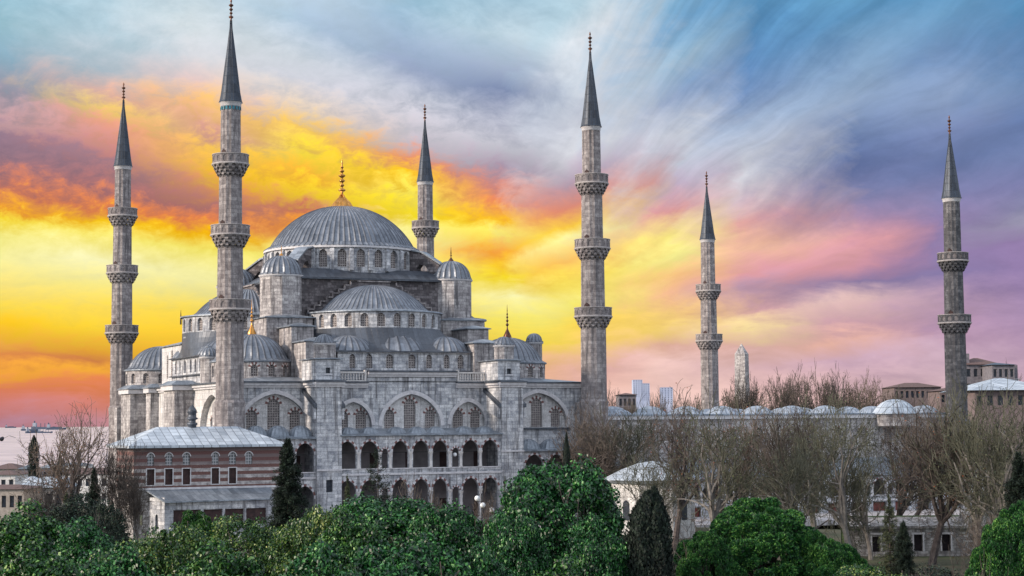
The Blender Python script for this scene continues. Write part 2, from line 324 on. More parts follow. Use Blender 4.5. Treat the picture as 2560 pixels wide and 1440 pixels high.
plain('twig_brown', (68, 60, 56), (110, 100, 92), .95, 0, 1)

plain('lawn', (40, 60, 34), (66, 84, 48), .95, 0, 1.2)

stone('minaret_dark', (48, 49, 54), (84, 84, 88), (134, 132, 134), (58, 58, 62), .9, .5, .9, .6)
lead('lead_court', (104, 114, 128), (168, 178, 190), (56, 62, 74), .8, 1.3, .5, .05)

# ------------------------------------------------------------------ geometry helpers
class G:
    """collects faces (with a uv in metres and a material slot) and links them as one mesh object"""
    def __init__(s, T=None): s.v = []; s.f = []; s.uv = []; s.mi = []; s.T = T; s.sm = []
    def face(s, pts, uv=None, mi=0, sm=False):
        i = len(s.v); s.v += [tuple(p) for p in pts]; s.f.append(tuple(range(i, i + len(pts))))
        if uv is None:
            a = np.array(pts[0]); n = np.zeros(3)
            for j in range(1, len(pts) - 1): n += np.cross(np.array(pts[j]) - a, np.array(pts[j + 1]) - a)
            n = n / (np.linalg.norm(n) + 1e-12)
            if abs(n[2]) > .75: uv = [(p[0], p[1]) for p in pts]
            elif abs(n[0]) > abs(n[1]): uv = [(p[1], p[2]) for p in pts]
            else: uv = [(p[0], p[2]) for p in pts]
        s.uv += uv; s.mi.append(mi); s.sm.append(sm)
    def box(s, x0, x1, y0, y1, z0, z1, mi=0, top=True, bottom=True):
        p = lambda x, y, z: (x, y, z)
        s.face([p(x0, y0, z0), p(x1, y0, z0), p(x1, y0, z1), p(x0, y0, z1)], mi=mi)
        s.face([p(x1, y0, z0), p(x1, y1, z0), p(x1, y1, z1), p(x1, y0, z1)], mi=mi)
        s.face([p(x1, y1, z0), p(x0, y1, z0), p(x0, y1, z1), p(x1, y1, z1)], mi=mi)
        s.face([p(x0, y1, z0), p(x0, y0, z0), p(x0, y0, z1), p(x0, y1, z1)], mi=mi)
        if top: s.face([p(x0, y0, z1), p(x1, y0, z1), p(x1, y1, z1), p(x0, y1, z1)], mi=mi)
        if bottom: s.face([p(x0, y1, z0), p(x1, y1, z0), p(x1, y0, z0), p(x0, y0, z0)], mi=mi)
    def hip(s, x0, x1, y0, y1, z0, z1, inx, iny, ov=0.0, mi=0, th=.12):
        """hipped roof: eave rectangle (with overhang) to a smaller top rectangle"""
        x0 -= ov; x1 += ov; y0 -= ov; y1 += ov
        a = [(x0, y0, z0), (x1, y0, z0), (x1, y1, z0), (x0, y1, z0)]
        b = [(x0 + inx, y0 + iny, z1), (x1 - inx, y0 + iny, z1), (x1 - inx, y1 - iny, z1), (x0 + inx, y1 - iny, z1)]
        for i in range(4):
            j = (i + 1) % 4; L = math.dist(a[i], a[j]); sl = math.dist(a[i], b[i])
            q = math.dist(a[i][:2], b[i][:2]) if False else 0
            d = np.array(a[j]) - np.array(a[i]); d = d / (np.linalg.norm(d) + 1e-9)
            u = [float(np.dot(np.array(p) - np.array(a[i]), d)) for p in (a[i], a[j], b[j], b[i])]
            s.face([a[i], a[j], b[j], b[i]], uv=[(u[0], 0), (u[1], 0), (u[2], sl), (u[3], sl)], mi=mi)
            lo = [(p[0], p[1], p[2] - th) for p in (a[i], a[j])]
            s.face([lo[0], lo[1], a[j], a[i]], mi=mi)
        s.face(b, mi=mi); s.face([(p[0], p[1], p[2] - th) for p in reversed(a)], mi=mi)
    def prism(s, poly, z0, z1, mi=0, cap=True):
        n = len(poly); L = 0
        for i in range(n):
            a, b = poly[i], poly[(i + 1) % n]; d = math.dist(a, b)
            s.face([(a[0], a[1], z0), (b[0], b[1], z0), (b[0], b[1], z1), (a[0], a[1], z1)], uv=[(L, z0), (L + d, z0), (L + d, z1), (L, z1)], mi=mi); L += d
        if cap:
            s.face([(p[0], p[1], z1) for p in poly], mi=mi); s.face([(p[0], p[1], z0) for p in reversed(poly)], mi=mi)
    def extr(s, prof, d, o, w, mi=0):
        """polygon prof [(a,z)] in the vertical plane through o along unit d, pushed w metres along the horizontal normal of d"""
        nx, ny = -d[1], d[0]
        A_ = [(o[0] + d[0] * a, o[1] + d[1] * a, z) for a, z in prof]; B_ = [(p[0] + nx * w, p[1] + ny * w, p[2]) for p in A_]
        s.face(A_, uv=[(a, z) for a, z in prof], mi=mi); s.face(B_[::-1], uv=[(a, z) for a, z in prof][::-1], mi=mi)
        for i in range(len(prof)):
            j = (i + 1) % len(prof); s.face([A_[j], A_[i], B_[i], B_[j]], mi=mi)
    def lathe(s, cx, cy, prof, seg=32, a0=0.0, a1=2 * PI, mi=0, mod=None, uw=1.0, sm=True, cap=False):
        """prof [(r,z)] turned about the vertical through cx,cy; mod(j,k) -> extra radius; uv = (arc at widest, length)"""
        n = len(prof); full = abs(a1 - a0 - 2 * PI) < 1e-6; rm = max(p[0] for p in prof)
        i0 = len(s.v); m_ = seg if full else seg + 1; Ls = [0]
        for k in range(1, n): Ls.append(Ls[-1] + math.dist(prof[k], prof[k - 1]))
        for k, (r_, z) in enumerate(prof):
            for j in range(m_):
                a = a0 + (a1 - a0) * j / seg; rr = r_ + (mod(j, k) if mod and r_ > 1e-3 else 0)
                s.v.append((cx + rr * math.cos(a), cy + rr * math.sin(a), z))
        for k in range(n - 1):
            for j in range(seg):
                j2 = (j + 1) % m_ if full else j + 1
                s.f.append((i0 + k * m_ + j, i0 + k * m_ + j2, i0 + (k + 1) * m_ + j2, i0 + (k + 1) * m_ + j))
                u0, u1 = j / seg * (a1 - a0) * rm * uw, (j + 1) / seg * (a1 - a0) * rm * uw
                z0, z1 = (prof[k][1], prof[k + 1][1]) if abs(prof[k + 1][1] - prof[k][1]) > .6 * (Ls[k + 1] - Ls[k]) and uw == 1.0 else (Ls[k], Ls[k + 1])
                s.uv += [(u0, z0), (u1, z0), (u1, z1), (u0, z1)]; s.mi.append(mi); s.sm.append(sm)
    def dome(s, cx, cy, z0, r_, h, ribs=48, a0=0.0, a1=2 * PI, rings=14, rib=.09, mi=0, skirt=.35):
        """ribbed lead dome: spherical cap on a small skirt; ribs radial ridges"""
        Rs = (r_ * r_ + h * h) / (2 * h); am = math.acos(max(-1, min(1, (Rs - h) / Rs))) if h < Rs else PI - math.acos(min(1, (h - Rs) / Rs))
        prof = [(r_ + skirt, z0 - .16), (r_ + skirt, z0), (r_ + .02, z0 + .06 * h)] if skirt else []
        for k in range(rings + 1):
            a = am * (1 - k / rings); prof.append((max(Rs * math.sin(a), .02), z0 + h - Rs + Rs * math.cos(a)))
        prof = [p for i, p in enumerate(prof) if not (skirt and i > 2 and p[1] < z0 + .07 * h)]
        sub = 4
        def mod(j, k):
            rr = prof[k][0]; q = j % sub
            return (rib if q == 0 else (-.25 * rib if q == 2 else 0)) * min(1, rr / (r_ * .35)) * (1 if k > 1 or not skirt else .4)
        s.lathe(cx, cy, prof, ribs * sub, a0, a1, mi, mod, uw=(.62 * ribs) / ((a1 - a0) * max(p[0] for p in prof)), sm=False)
    def build(s, name, mats, parent=None, loc=None, props=None):
        me = bpy.data.meshes.new(name)
        V_ = np.array(s.v, float).reshape(-1, 3)
        if s.T is not None: V_ = V_ @ np.array(s.T[:3, :3]).T + np.array(s.T[:3, 3])
        if loc is not None: V_ = V_ - np.array(loc)
        sizes = np.array([len(f) for f in s.f], dtype=np.int32)
        loops = np.fromiter((i for f in s.f for i in f), dtype=np.int32)
        me.vertices.add(len(V_)); me.vertices.foreach_set('co', V_.astype(np.float32).ravel())
        me.loops.add(len(loops)); me.loops.foreach_set('vertex_index', loops)
        me.polygons.add(len(sizes)); me.polygons.foreach_set('loop_start', np.concatenate([[0], np.cumsum(sizes)[:-1]]).astype(np.int32))
        me.polygons.foreach_set('material_index', np.array(s.mi, dtype=np.int32)); me.polygons.foreach_set('use_smooth', np.array(s.sm, dtype=bool))
        uvl = me.uv_layers.new(name='UVMap'); uvl.data.foreach_set('uv', np.array(s.uv, dtype=np.float32).ravel())
        me.update(calc_edges=True); me.validate()
        for m_ in (mats if isinstance(mats, (list, tuple)) else [mats]): me.materials.append(MATS[m_])
        o = bpy.data.objects.new(name, me); COL.objects.link(o)
        if parent is not None:
            o.parent = parent
            off = Vector(loc) if loc is not None else Vector((0, 0, 0))
            o.matrix_parent_inverse = Matrix.Identity(4); o.location = off - wloc(parent)
        elif loc is not None: o.location = loc
        if props:
            for k, v in props.items(): o[k] = v
        return o
def wloc(o):
    p = Vector(o.location)
    while o.parent is not None: o = o.parent; p = p + o.location
    return p
def thing(name, label, cat, loc=(0, 0, 0), group=None):
    o = bpy.data.objects.new(name, None); COL.objects.link(o); o.location = loc; o.empty_display_size = .5
    return tag(o, label, cat, group)
def tag(o, label=None, cat=None, group=None, kind=None):
    for k, v in (('label', label), ('category', cat), ('group', group), ('kind', kind)):
        if v: o[k] = v
    return o
def rotT(deg, x=0, y=0, z=0): return np.array(Matrix.Translation((x, y, z)) @ Matrix.Rotation(R(deg), 4, 'Z'))
# --- walls with openings.  A mapping M(s, d, z) takes run along the wall, depth behind its face, height
def flat(x0, y0, dx, dy):           # inward is to the left of the direction of run
    return lambda s, d, z: (x0 + dx * s - dy * d, y0 + dy * s + dx * d, z)
def drum(cx, cy, R_, a0=-PI / 2):
    return lambda s, d, z: (cx + (R_ - d) * math.cos(a0 + s / R_), cy + (R_ - d) * math.sin(a0 + s / R_), z)
def arch(x, a, h):                  # pointed arch height at x of half width a, rise h
    x = min(abs(x), a); k = 1.18 * a; r_ = (a * a + k * k) / (2 * a); q = r_ * r_ - (x + r_ - a) ** 2
    return h * math.sqrt(max(q, 0)) / k
def op(c, a, z0, zs, h, sq=False): return dict(c=c, a=a, z0=z0, zs=zs, h=h, sq=sq)
def otop(o, x): return o['zs'] + (o['h'] if o['sq'] else arch(x, o['a'], o['h']))
def wall(g, M, s0, s1, z0, z1, ops=(), th=.45, mi=0, step=1.2, back=False, caps=True, ns=10):
    xs = [s0]
    for o in sorted(ops, key=lambda o: o['c']):
        a, b = o['c'] - o['a'], o['c'] + o['a']
        n = max(1, int(math.ceil((a - xs[-1]) / step)))
        if a > xs[-1] + 1e-6: xs += list(np.linspace(xs[-1], a, n + 1)[1:])
        xs += list(o['c'] + o['a'] * -np.cos(np.linspace(0, PI, (2 if o['sq'] else ns) + 1)))[1:]
    n = max(1, int(math.ceil((s1 - xs[-1]) / step)))
    if s1 > xs[-1] + 1e-6: xs += list(np.linspace(xs[-1], s1, n + 1)[1:])
    def q(sa, sb, za, zb, za2, zb2, d, fl=False):
        if max(za2 - za, zb2 - zb) < 1e-5: return
        p = [M(sa, d, za), M(sb, d, zb), M(sb, d, zb2), M(sa, d, za2)]; u = [(sa, za), (sb, zb), (sb, zb2), (sa, za2)]
        g.face(p[::-1] if fl else p, uv=u[::-1] if fl else u, mi=mi)
    for i in range(len(xs) - 1):
        a, b = xs[i], xs[i + 1]; m_ = (a + b) / 2
        o = next((o for o in ops if abs(m_ - o['c']) < o['a'] - 1e-7), None)
        for d, fl in ((0, False), (th, True)) if back else ((0, False),):
            if o is None: q(a, b, z0, z0, z1, z1, d, fl)
            else:
                q(a, b, z0, z0, o['z0'], o['z0'], d, fl)
                q(a, b, otop(o, a - o['c']), otop(o, b - o['c']), z1, z1, d, fl)
        if o is not None:
            ta, tb = otop(o, a - o['c']), otop(o, b - o['c'])
            g.face([M(a, 0, ta), M(b, 0, tb), M(b, th, tb), M(a, th, ta)], uv=[(a, 0), (b, 0), (b, th), (a, th)], mi=mi)
            if o['z0'] > z0 + 1e-4: g.face([M(a, 0, o['z0']), M(a, th, o['z0']), M(b, th, o['z0']), M(b, 0, o['z0'])], uv=[(a, 0), (a, th), (b, th), (b, 0)], mi=mi)
    for o in ops:
        for sg in (-1, 1):
            e = o['c'] + sg * o['a']; zt = o['zs'] + (o['h'] if o['sq'] else 0)
            p = [M(e, 0, o['z0']), M(e, 0, zt), M(e, th, zt), M(e, th, o['z0'])]
            g.face(p if sg < 0 else p[::-1], uv=[(0, o['z0']), (0, zt), (th, zt), (th, o['z0'])] if sg < 0 else [(th, o['z0']), (th, zt), (0, zt), (0, o['z0'])], mi=mi)
    if back and caps:
        for e in (s0, s1): g.face([M(e, 0, z0), M(e, th, z0), M(e, th, z1), M(e, 0, z1)], uv=[(0, z0), (th, z0), (th, z1), (0, z1)], mi=mi)
        for i in range(len(xs) - 1):
            a, b = xs[i], xs[i + 1]; g.face([M(a, 0, z1), M(b, 0, z1), M(b, th, z1), M(a, th, z1)], mi=mi)
def fill(g, M, o, d, mi=0, ns=10):   # the pane that closes an opening
    xs = o['c'] + o['a'] * -np.cos(np.linspace(0, PI, (2 if o['sq'] else ns) + 1))
    for a, b in zip(xs[:-1], xs[1:]):
        ta, tb = otop(o, a - o['c']), otop(o, b - o['c'])
        g.face([M(a, d, o['z0']), M(b, d, o['z0']), M(b, d, tb), M(a, d, ta)], uv=[(a, o['z0']), (b, o['z0']), (b, tb), (a, ta)], mi=mi)
def voussoirs(g, M, o, w=.28, n=9, d=-.03, mis=(0, 1), grow=0.0):
    """ring of alternating stones round an arch head"""
    def pt(tt, off):
        x = -o['a'] * math.cos(tt * PI); z = o['zs'] + arch(x, o['a'], o['h'])
        cx_, cz = 0, o['zs'] + o['h'] * .1; dx, dz = x - cx_, z - cz; L = math.hypot(dx, dz) + 1e-9
        return M(o['c'] + x + dx / L * off, d, z + dz / L * off)
    for k in range(n):
        a, b = (k + .04) / n, (k + .96) / n; m_ = (a + b) / 2; ww = w + (grow if k % 2 else 0)
        A_ = [pt(a, 0), pt(m_, 0), pt(b, 0), pt(b, ww), pt(m_, ww), pt(a, ww)]
        g.face(A_[::-1] if False else [A_[0], A_[1], A_[4], A_[5]], mi=mis[k % 2]); g.face([A_[1], A_[2], A_[3], A_[4]], mi=mis[k % 2])
def band(g, M, s0, s1, z0, z1, out, mi=0, step=1.2, back=0.0, ends=True):   # moulding proud of a wall
    n = max(1, int(math.ceil((s1 - s0) / step))); xs = np.linspace(s0, s1, n + 1)
    for a, b in zip(xs[:-1], xs[1:]):
        g.face([M(a, -out, z0), M(b, -out, z0), M(b, -out, z1), M(a, -out, z1)], uv=[(a, z0), (b, z0), (b, z1), (a, z1)], mi=mi)
        g.face([M(a, -out, z1), M(b, -out, z1), M(b, back, z1), M(a, back, z1)], uv=[(a, 0), (b, 0), (b, 1), (a, 1)], mi=mi)
        g.face([M(a, back, z0), M(b, back, z0), M(b, -out, z0), M(a, -out, z0)], uv=[(a, 0), (b, 0), (b, 1), (a, 1)], mi=mi)
    if ends:
        for e in (s0, s1): g.face([M(e, back, z0), M(e, -out, z0), M(e, -out, z1), M(e, back, z1)], mi=mi)
def finial_prof(z0, H, r_):          # bulb at the foot, then a string of knobs and a spike
    p = [(r_, z0), (r_ * .98, z0 + .04 * H), (r_ * .55, z0 + .16 * H), (r_ * .2, z0 + .26 * H), (r_ * .13, z0 + .32 * H)]
    z = z0 + .34 * H
    for k, q in enumerate((.40, .34, .28, .22)):
        h = H * (.115 - .013 * k); p += [(r_ * .1, z), (r_ * q * .8, z + h * .3), (r_ * q, z + h * .45), (r_ * q * .8, z + h * .6), (r_ * .1, z + h * .9)]; z += h + .01 * H
    p += [(r_ * .07, z), (r_ * .10, z + .05 * H), (.01, z0 + H)]
    return p

# ------------------------------------------------------------------ the great mosque
MQ = thing('mosque', 'vast grey stone mosque with cascading lead domes beneath one great central dome', 'mosque', (0, 0, 2))
FY, FA = -26.7, -31.3          # front wall and arcade planes
def P_(g, name, mats, props=None, parent=None): return g.build(name, mats, parent or MQ, props=props)
def windows(M, ops, parent, d=.32, vs=False, n=9, w=.22, T=None, one=False, mat='lattice', vd=-.03):
    """each window its own mesh: pane behind the wall face and, where shown, its red and white arch stones"""
    if one:
        g = G(T)
        for o in ops: fill(g, M, o, d)
        return g.build('window', mat, parent, props={'kind': 'stuff'})
    for o in ops:
        g = G(T); fill(g, M, o, d)
        if vs: voussoirs(g, M, o, w, n, vd, (1, 2), .06)
        g.build('window', [mat, 'white_stone', 'red_stone'] if vs else mat, parent)
# ---- front wall
Mf = flat(-24.0, FY, 1, 0); sx = lambda x: x + 24.0
big_arches = [op(sx(-18.15), 4.25, 13.7, 14.0, 4.15), op(sx(-7.85), 2.45, 13.7, 14.1, 3.0), op(sx(0.05), 4.05, 13.7, 14.0, 4.1), op(sx(8.0), 2.45, 13.7, 14.1, 3.0), op(sx(18.1), 4.25, 13.7, 14.0, 4.25)]
g = G(); wall(g, Mf, 0, 48.6, 1.5, 18.95, big_arches, th=.65, ns=20)
wall(g, Mf, sx(-5.95), sx(6.25), 18.95, 20.5)
Wf = P_(g, 'wall', 'ashlar', {'label': 'front wall of grey ashlar with five blind pointed arches'})
Mi = flat(-24.0, FY + .65, 1, 0)
wins = []
for cx_ in (-18.15, .05, 18.1):
    wins += [op(sx(cx_), .80, 13.75, 16.6 if cx_ else 16.6, .95), op(sx(cx_ - 2.8), .68, 13.75, 15.35, .8), op(sx(cx_ + 2.8), .68, 13.75, 15.35, .8)]
for cx_ in (-7.85, 8.0): wins += [op(sx(cx_ - 1.22), .72, 13.75, 15.2, .85), op(sx(cx_ + 1.22), .72, 13.75, 15.2, .85)]
g = G(); wall(g, Mi, .2, 48.4, 13.3, 18.7, wins, th=.3); P_(g, 'arch_infill', 'pale_plaster')
windows(Mi, wins, MQ, .26, True, 11, .30)
for a in big_arches:                                # archivolt: a shallow proud rib round each blind arch
    g = G(); n = 22
    for k in range(n):
        p = []
        for kk in (k, k + 1):
            x = -a['a'] * math.cos(PI * kk / n); z = a['zs'] + arch(x, a['a'], a['h']); L = math.hypot(x, z - a['zs'] + .6)
            p.append((a['c'] + x, z, x / L, (z - a['zs'] + .6) / L))
        (s0, z0, ux0, uz0), (s1, z1, ux1, uz1) = p
        o0, o1 = (s0 + ux0 * .5, z0 + uz0 * .5), (s1 + ux1 * .5, z1 + uz1 * .5)
        g.face([Mf(s0, -.10, z0), Mf(s1, -.10, z1), Mf(o1[0], -.10, o1[1]), Mf(o0[0], -.10, o0[1])])
        g.face([Mf(o0[0], -.10, o0[1]), Mf(o1[0], -.10, o1[1]), Mf(o1[0], .05, o1[1]), Mf(o0[0], .05, o0[1])])
        g.face([Mf(s0, -.10, z0), Mf(s0, .05, z0), Mf(s1, .05, z1), Mf(s1, -.10, z1)])
    P_(g, 'archivolt', 'trim')
# ---- cornices
def cornice(M, s0, s1, z=18.9, T=None, out=.45, step=1.5):
    g = G(T); band(g, M, s0, s1, z, z + .28, out * .5, 0, step); band(g, M, s0, s1, z + .28, z + .6, out, 0, step); P_(g, 'cornice', 'trim')
    g = G(T); band(g, M, s0, s1, z + .602, z + .8, out + .2, 0, step, back=.6); P_(g, 'roof_edge', 'lead_dark')
cornice(Mf, 0, sx(-14.3)); cornice(Mf, sx(-11.1), sx(-5.95)); cornice(Mf, sx(6.25), sx(10.5)); cornice(Mf, sx(13.6), 48.6)
cornice(flat(-5.95, FY - .04, 1, 0), 0, 12.2, 20.3)
# ---- balustrades on the parapet
for a, b in ((-10.5, -6.3), (6.5, 10.4)):
    g = G(); g.box(a, b, FY - .25, FY + .1, 20.75, 20.95); g.box(a, b, FY - .25, FY + .1, 19.72, 19.85)
    n = 11
    for k in range(n + 1):
        x = a + (b - a) * k / n
        if k in (0, n): g.box(x - .12, x + .12, FY - .27, FY + .12, 19.72, 21.15)
        else:
            g.lathe(x, FY - .07, [(.05, 19.85), (.11, 20.0), (.13, 20.12), (.05, 20.3), (.12, 20.5), (.06, 20.75)], 6)
    P_(g, 'balustrade', 'white_stone')
# ---- main body walls (other sides), terrace roof
g = G(); g.box(-5.95, 6.25, FY + .05, FY + 3.4, 19.8, 20.75); P_(g, 'parapet_block', 'ashlar')
Ms = flat(-24.0, 26.7, 0, -1)                       # south-east side, run from the back to the front
ys = lambda y: 26.7 - y
sarch = [op(ys(-18.5), 5.6, 9.0, 13.6, 4.6)]
g = G(); wall(g, Ms, 0, 53.4, 1.5, 18.95, sarch + [op(ys(1.2), .55, 14.2, 16.4, .7), op(ys(-1.2), .55, 13.2, 15.6, .7), op(ys(13.6), .5, 13.6, 15.8, .6)], th=.8, ns=16); P_(g, 'wall', 'pale_plaster', {'label': 'side wall coloured sunlit pale, running back to the far left minaret'})  # sunlit brightness of this side put into its paler colour
Msi = flat(-23.2, 26.7, 0, -1)
sw = [op(ys(-18.5) + k, .7, 11.0, 15.2 - abs(k) * .25, .8) for k in (-2.6, 0, 2.6)]
g = G(); wall(g, Msi, ys(-12), ys(-25), 8.9, 18.7, sw, th=.3); P_(g, 'arch_infill', 'pale_plaster'); windows(Msi, sw, MQ, .25, True, 9, .26)
windows(Ms, [op(ys(1.2), .55, 14.2, 16.4, .7), op(ys(-1.2), .55, 13.2, 15.6, .7), op(ys(13.6), .5, 13.6, 15.8, .6)], MQ, .5)
cornice(Ms, 0, 53.4)
g = G(); wall(g, flat(24.6, -26.7, 0, 1), 0, 53.4, 1.5, 18.95); wall(g, flat(24.6, 26.7, -1, 0), 0, 48.6, 1.5, 18.95); P_(g, 'wall', 'ashlar_warm'); cornice(flat(24.6, -26.7, 0, 1), 0, 53.4); cornice(flat(24.6, 26.7, -1, 0), 0, 48.6)
g = G(); g.hip(-24.0, 24.6, -26.7, 26.7, 19.72, 20.35, 5, 5, 0.0); P_(g, 'terrace_roof', 'lead')
def bbox(x0, x1, y0, y1, z0, z1, mat='ashlar', name='buttress', props=None):
    g = G(); g.box(x0, x1, y0, y1, z0, z1, bottom=False); return P_(g, name, mat, props)
for y0, y1, xo in ((-9.9, -4.1, -26.6), (9.4, 12.0, -25.2), (17.1, 23.0, -26.3)):
    bbox(xo, -24.0, y0, y1, 1.5, 18.9, 'ashlar_warm'); g = G(); g.box(xo - .35, -24.0, y0 - .3, y1 + .3, 18.92, 19.5); P_(g, 'cornice', 'trim'); g = G(); g.hip(xo - .3, -23.5, y0 - .3, y1 + .3, 19.66, 20.2, .9, .9, .2); P_(g, 'roof_edge', 'lead')
for x in (-24.8, 24.8):                             # corner piers that carry the minarets
    for y in (-28.4, 28.4): bbox(x - 1.3, x + 1.3, min(y - 1.7, y + 1.7), y + 1.7, 1.5, 17.0, 'ashlar_warm', 'corner_pier')
# ---- front buttresses
for nm, x0, x1, zl in (('l', -14.3, -11.1, 8.6), ('r', 10.5, 13.6, 10.6)):
    M = flat(x0, FA - .25, 1, 0); w_ = x1 - x0
    ops = [op(w_ / 2, .42, 6.0, 7.5, .0001, True)] if nm == 'l' else []
    g = G(); wall(g, M, 0, w_, 1.5, 18.95, ops, th=.5)
    wall(g, flat(x1, FA - .25, 0, 1), 0, FY - FA + .25, 1.5, 18.95); wall(g, flat(x0, FY, 0, -1), 0, FY - FA + .25, 1.5, 18.95)
    b = P_(g, 'buttress', 'ashlar', {'label': 'tall square buttress %s the front arcade' % ('left of' if nm == 'l' else 'right of')})
    if ops: windows(M, ops, b, .35, mat='window_dark')
    cornice(M, -.3, w_ + .3); cornice(flat(x0, FY, 0, -1), 0, FY - FA + .25); cornice(flat(x1, FA - .25, 0, 1), 0, FY - FA + .25)
    g = G(); g.box(x0 - .2, x1 + .2, FA - .2, FY, 19.75, 19.82); P_(g, 'roof_edge', 'lead')
    g = G(); band(g, M, -.05, w_ + .05, zl, zl + .22, .14); P_(g, 'string_course', 'trim')
    for xx in (x0 - .42, x1 + .02):                 # sloping lead copings on both flanks
        g = G(); g.extr([(0, 18.35), (0, 18.8), (4.95, 16.75), (4.95, 16.3)], (0, -1), (xx, FY - .02), .4); P_(g, 'coping', 'lead_dark')
        g = G(); g.extr([(0, 16.0), (0, 18.34), (4.75, 16.35), (4.75, 14.9)], (0, -1), (xx + .08, FY - .02), .26); P_(g, 'coping', 'ashlar')
# ---- galleries: arcade wall, floor, domed roof
def gallery(x0, x1, up, low, z_up, z_lo, eave, fy, domes, dr, dh, name_l):
    M = flat(x0, fy, 1, 0); u = [op(c - x0, a, z_up[0], z_up[1] if a > .7 else z_up[1] - .1, (z_up[2] - z_up[1]) if a > .7 else .6) for c, a in up]
    lo = [op(c - x0, a, z_lo[0], z_lo[1] if a > .7 else z_lo[1] - .2, (z_lo[2] - z_lo[1]) if a > .7 else .6) for c, a in low]
    g = G(); zm = z_up[0] - .8
    wall(g, M, 0, x1 - x0, 1.5, zm, lo, th=.5, back=True); wall(g, M, 0, x1 - x0, zm, eave - .15, u, th=.42, back=True)
    ar = P_(g, 'arcade', 'ashlar', {'label': name_l})
    g = G(); band(g, M, 0, x1 - x0, zm - .05, zm + .2, .16); band(g, M, 0, x1 - x0, z_up[0] - .12, z_up[0] + .0, .1); g.build('ledge', 'trim', ar)
    for o in u + lo:
        g = G(); voussoirs(g, M, o, .24, 11, -.04, (0, 1)); g.build('arch_stones', ['trim', 'red_stone'], ar)
        if o in u:                                   # iron tie bar across the springing
            g = G(); a, b = M(o['c'] - o['a'], .2, o['zs']), M(o['c'] + o['a'], .2, o['zs']); g.box(a[0], b[0], a[1] - .03, a[1] + .03, a[2] - .03, a[2] + .03); g.build('tie_bar', 'black_metal', ar)
    for o in u[1:]:
        pass
    for src in (u, lo):                              # column shafts and capitals in front of the narrow piers
        for p, q in zip(src[:-1], src[1:]):
            s_ = (p['c'] + p['a'] + q['c'] - q['a']) / 2; hw = (q['c'] - q['a'] - p['c'] - p['a']) / 2
            if hw > .5: continue
            c = M(s_, .1, 0); z0, zs = p['z0'], p['zs']
            g = G(); g.lathe(c[0], c[1], [(.27, z0), (.27, z0 + .12), (.2, z0 + .2), (.18, zs - .35), (.24, zs - .25), (.34, zs), (.34, zs + .08)], 12); g.build('column', 'white_stone', ar)
    g = G(); g.box(x0, x1, fy + .5, FY - .003, zm - .1, zm + .15); g.box(x0, x1, fy + .45, FY - .003, eave - .35, eave - .16); g.build('floor', 'inside_wall', ar)
    g = G(); z = eave; yb = FY - .01; ya = fy - .45
    g.face([(x0 - .2, ya, z), (x1 + .2, ya, z), (x1 + .2, yb, z + .75), (x0 - .2, yb, z + .75)], uv=[(0, 0), (x1 - x0, 0), (x1 - x0, 5), (0, 5)])
    g.face([(x0 - .2, ya, z - .14), (x1 + .2, ya, z - .14), (x1 + .2, ya, z), (x0 - .2, ya, z)]); g.face([(x0 - .2, yb, z - .14), (x1 + .2, yb, z - .14), (x1 + .2, ya, z - .14), (x0 - .2, ya, z - .14)])
    for xx in (x0 - .2, x1 + .2): g.face([(xx, ya, z - .14), (xx, ya, z), (xx, yb, z + .75), (xx, yb, z - .14)])
    rf = g.build('gallery_roof', 'lead', MQ)
    for c in domes:
        g = G(); g.dome(c, (fy + FY) / 2 - .75, z + .1, dr, dh, 18, rings=7, rib=.05, skirt=.12); g.build('small_dome', 'lead', rf)
    g = G(); g.box(x0, x1, FY - .05, FY - .004, 1.6, eave - .4); g.build('back_wall', 'inside_wall', ar)
    for o in u[::2] + lo[::2]:
        c = M(o['c'] + .2, 0, 0)[0]; g = G(); g.box(c - .55, c + .55, FY - .09, FY - .055, o['z0'] + (-.7 if o in u else 0.0), o['z0'] + (1.9 if o in u else 2.4)); g.build('door', 'wood', ar)
mid = [(-10.27, 1.15), (-7.36, 1.14), (-5.33, .42), (-3.27, 1.05), (-.5, 1.08), (2.1, 1.04), (4.24, .5), (6.3, 1.13), (9.0, 1.14)]
gallery(-11.1, 10.5, mid, mid, (8.8, 10.75, 12.2), (2.3, 5.9, 7.4), 12.98, FA, [-9.6, -6.9, -3.3, -.5, 2.1, 6.0, 8.9], 1.32, .85, 'two storeys of pointed arches between the buttresses')
gallery(-23.4, -14.3, [(-21.6, 1.2), (-18.6, 1.2), (-15.65, 1.15)], [(-18.6, 1.2), (-15.65, 1.15)], (8.5, 10.6, 12.05), (2.3, 5.2, 6.8), 12.7, FA + .25, [-21.5, -18.7, -15.8], 1.38, 1.4, 'arcade left of the buttresses, mostly behind the pavilion')
gallery(13.6, 23.4, [(15.4, 1.3), (18.6, 1.3), (21.7, 1.3)], [(15.4, 1.3), (18.6, 1.3)], (6.6, 8.7, 10.2), (2.3, 4.0, 5.2), 10.75, FA + .25, [15.2, 18.4, 21.5], 1.5, 1.35, 'arcade right of the buttresses, lower than the others')
g = G(); g.box(13.7, 22.6, FY - .3, FY + .1, 13.42, 13.62); P_(g, 'sill', 'lead_dark')
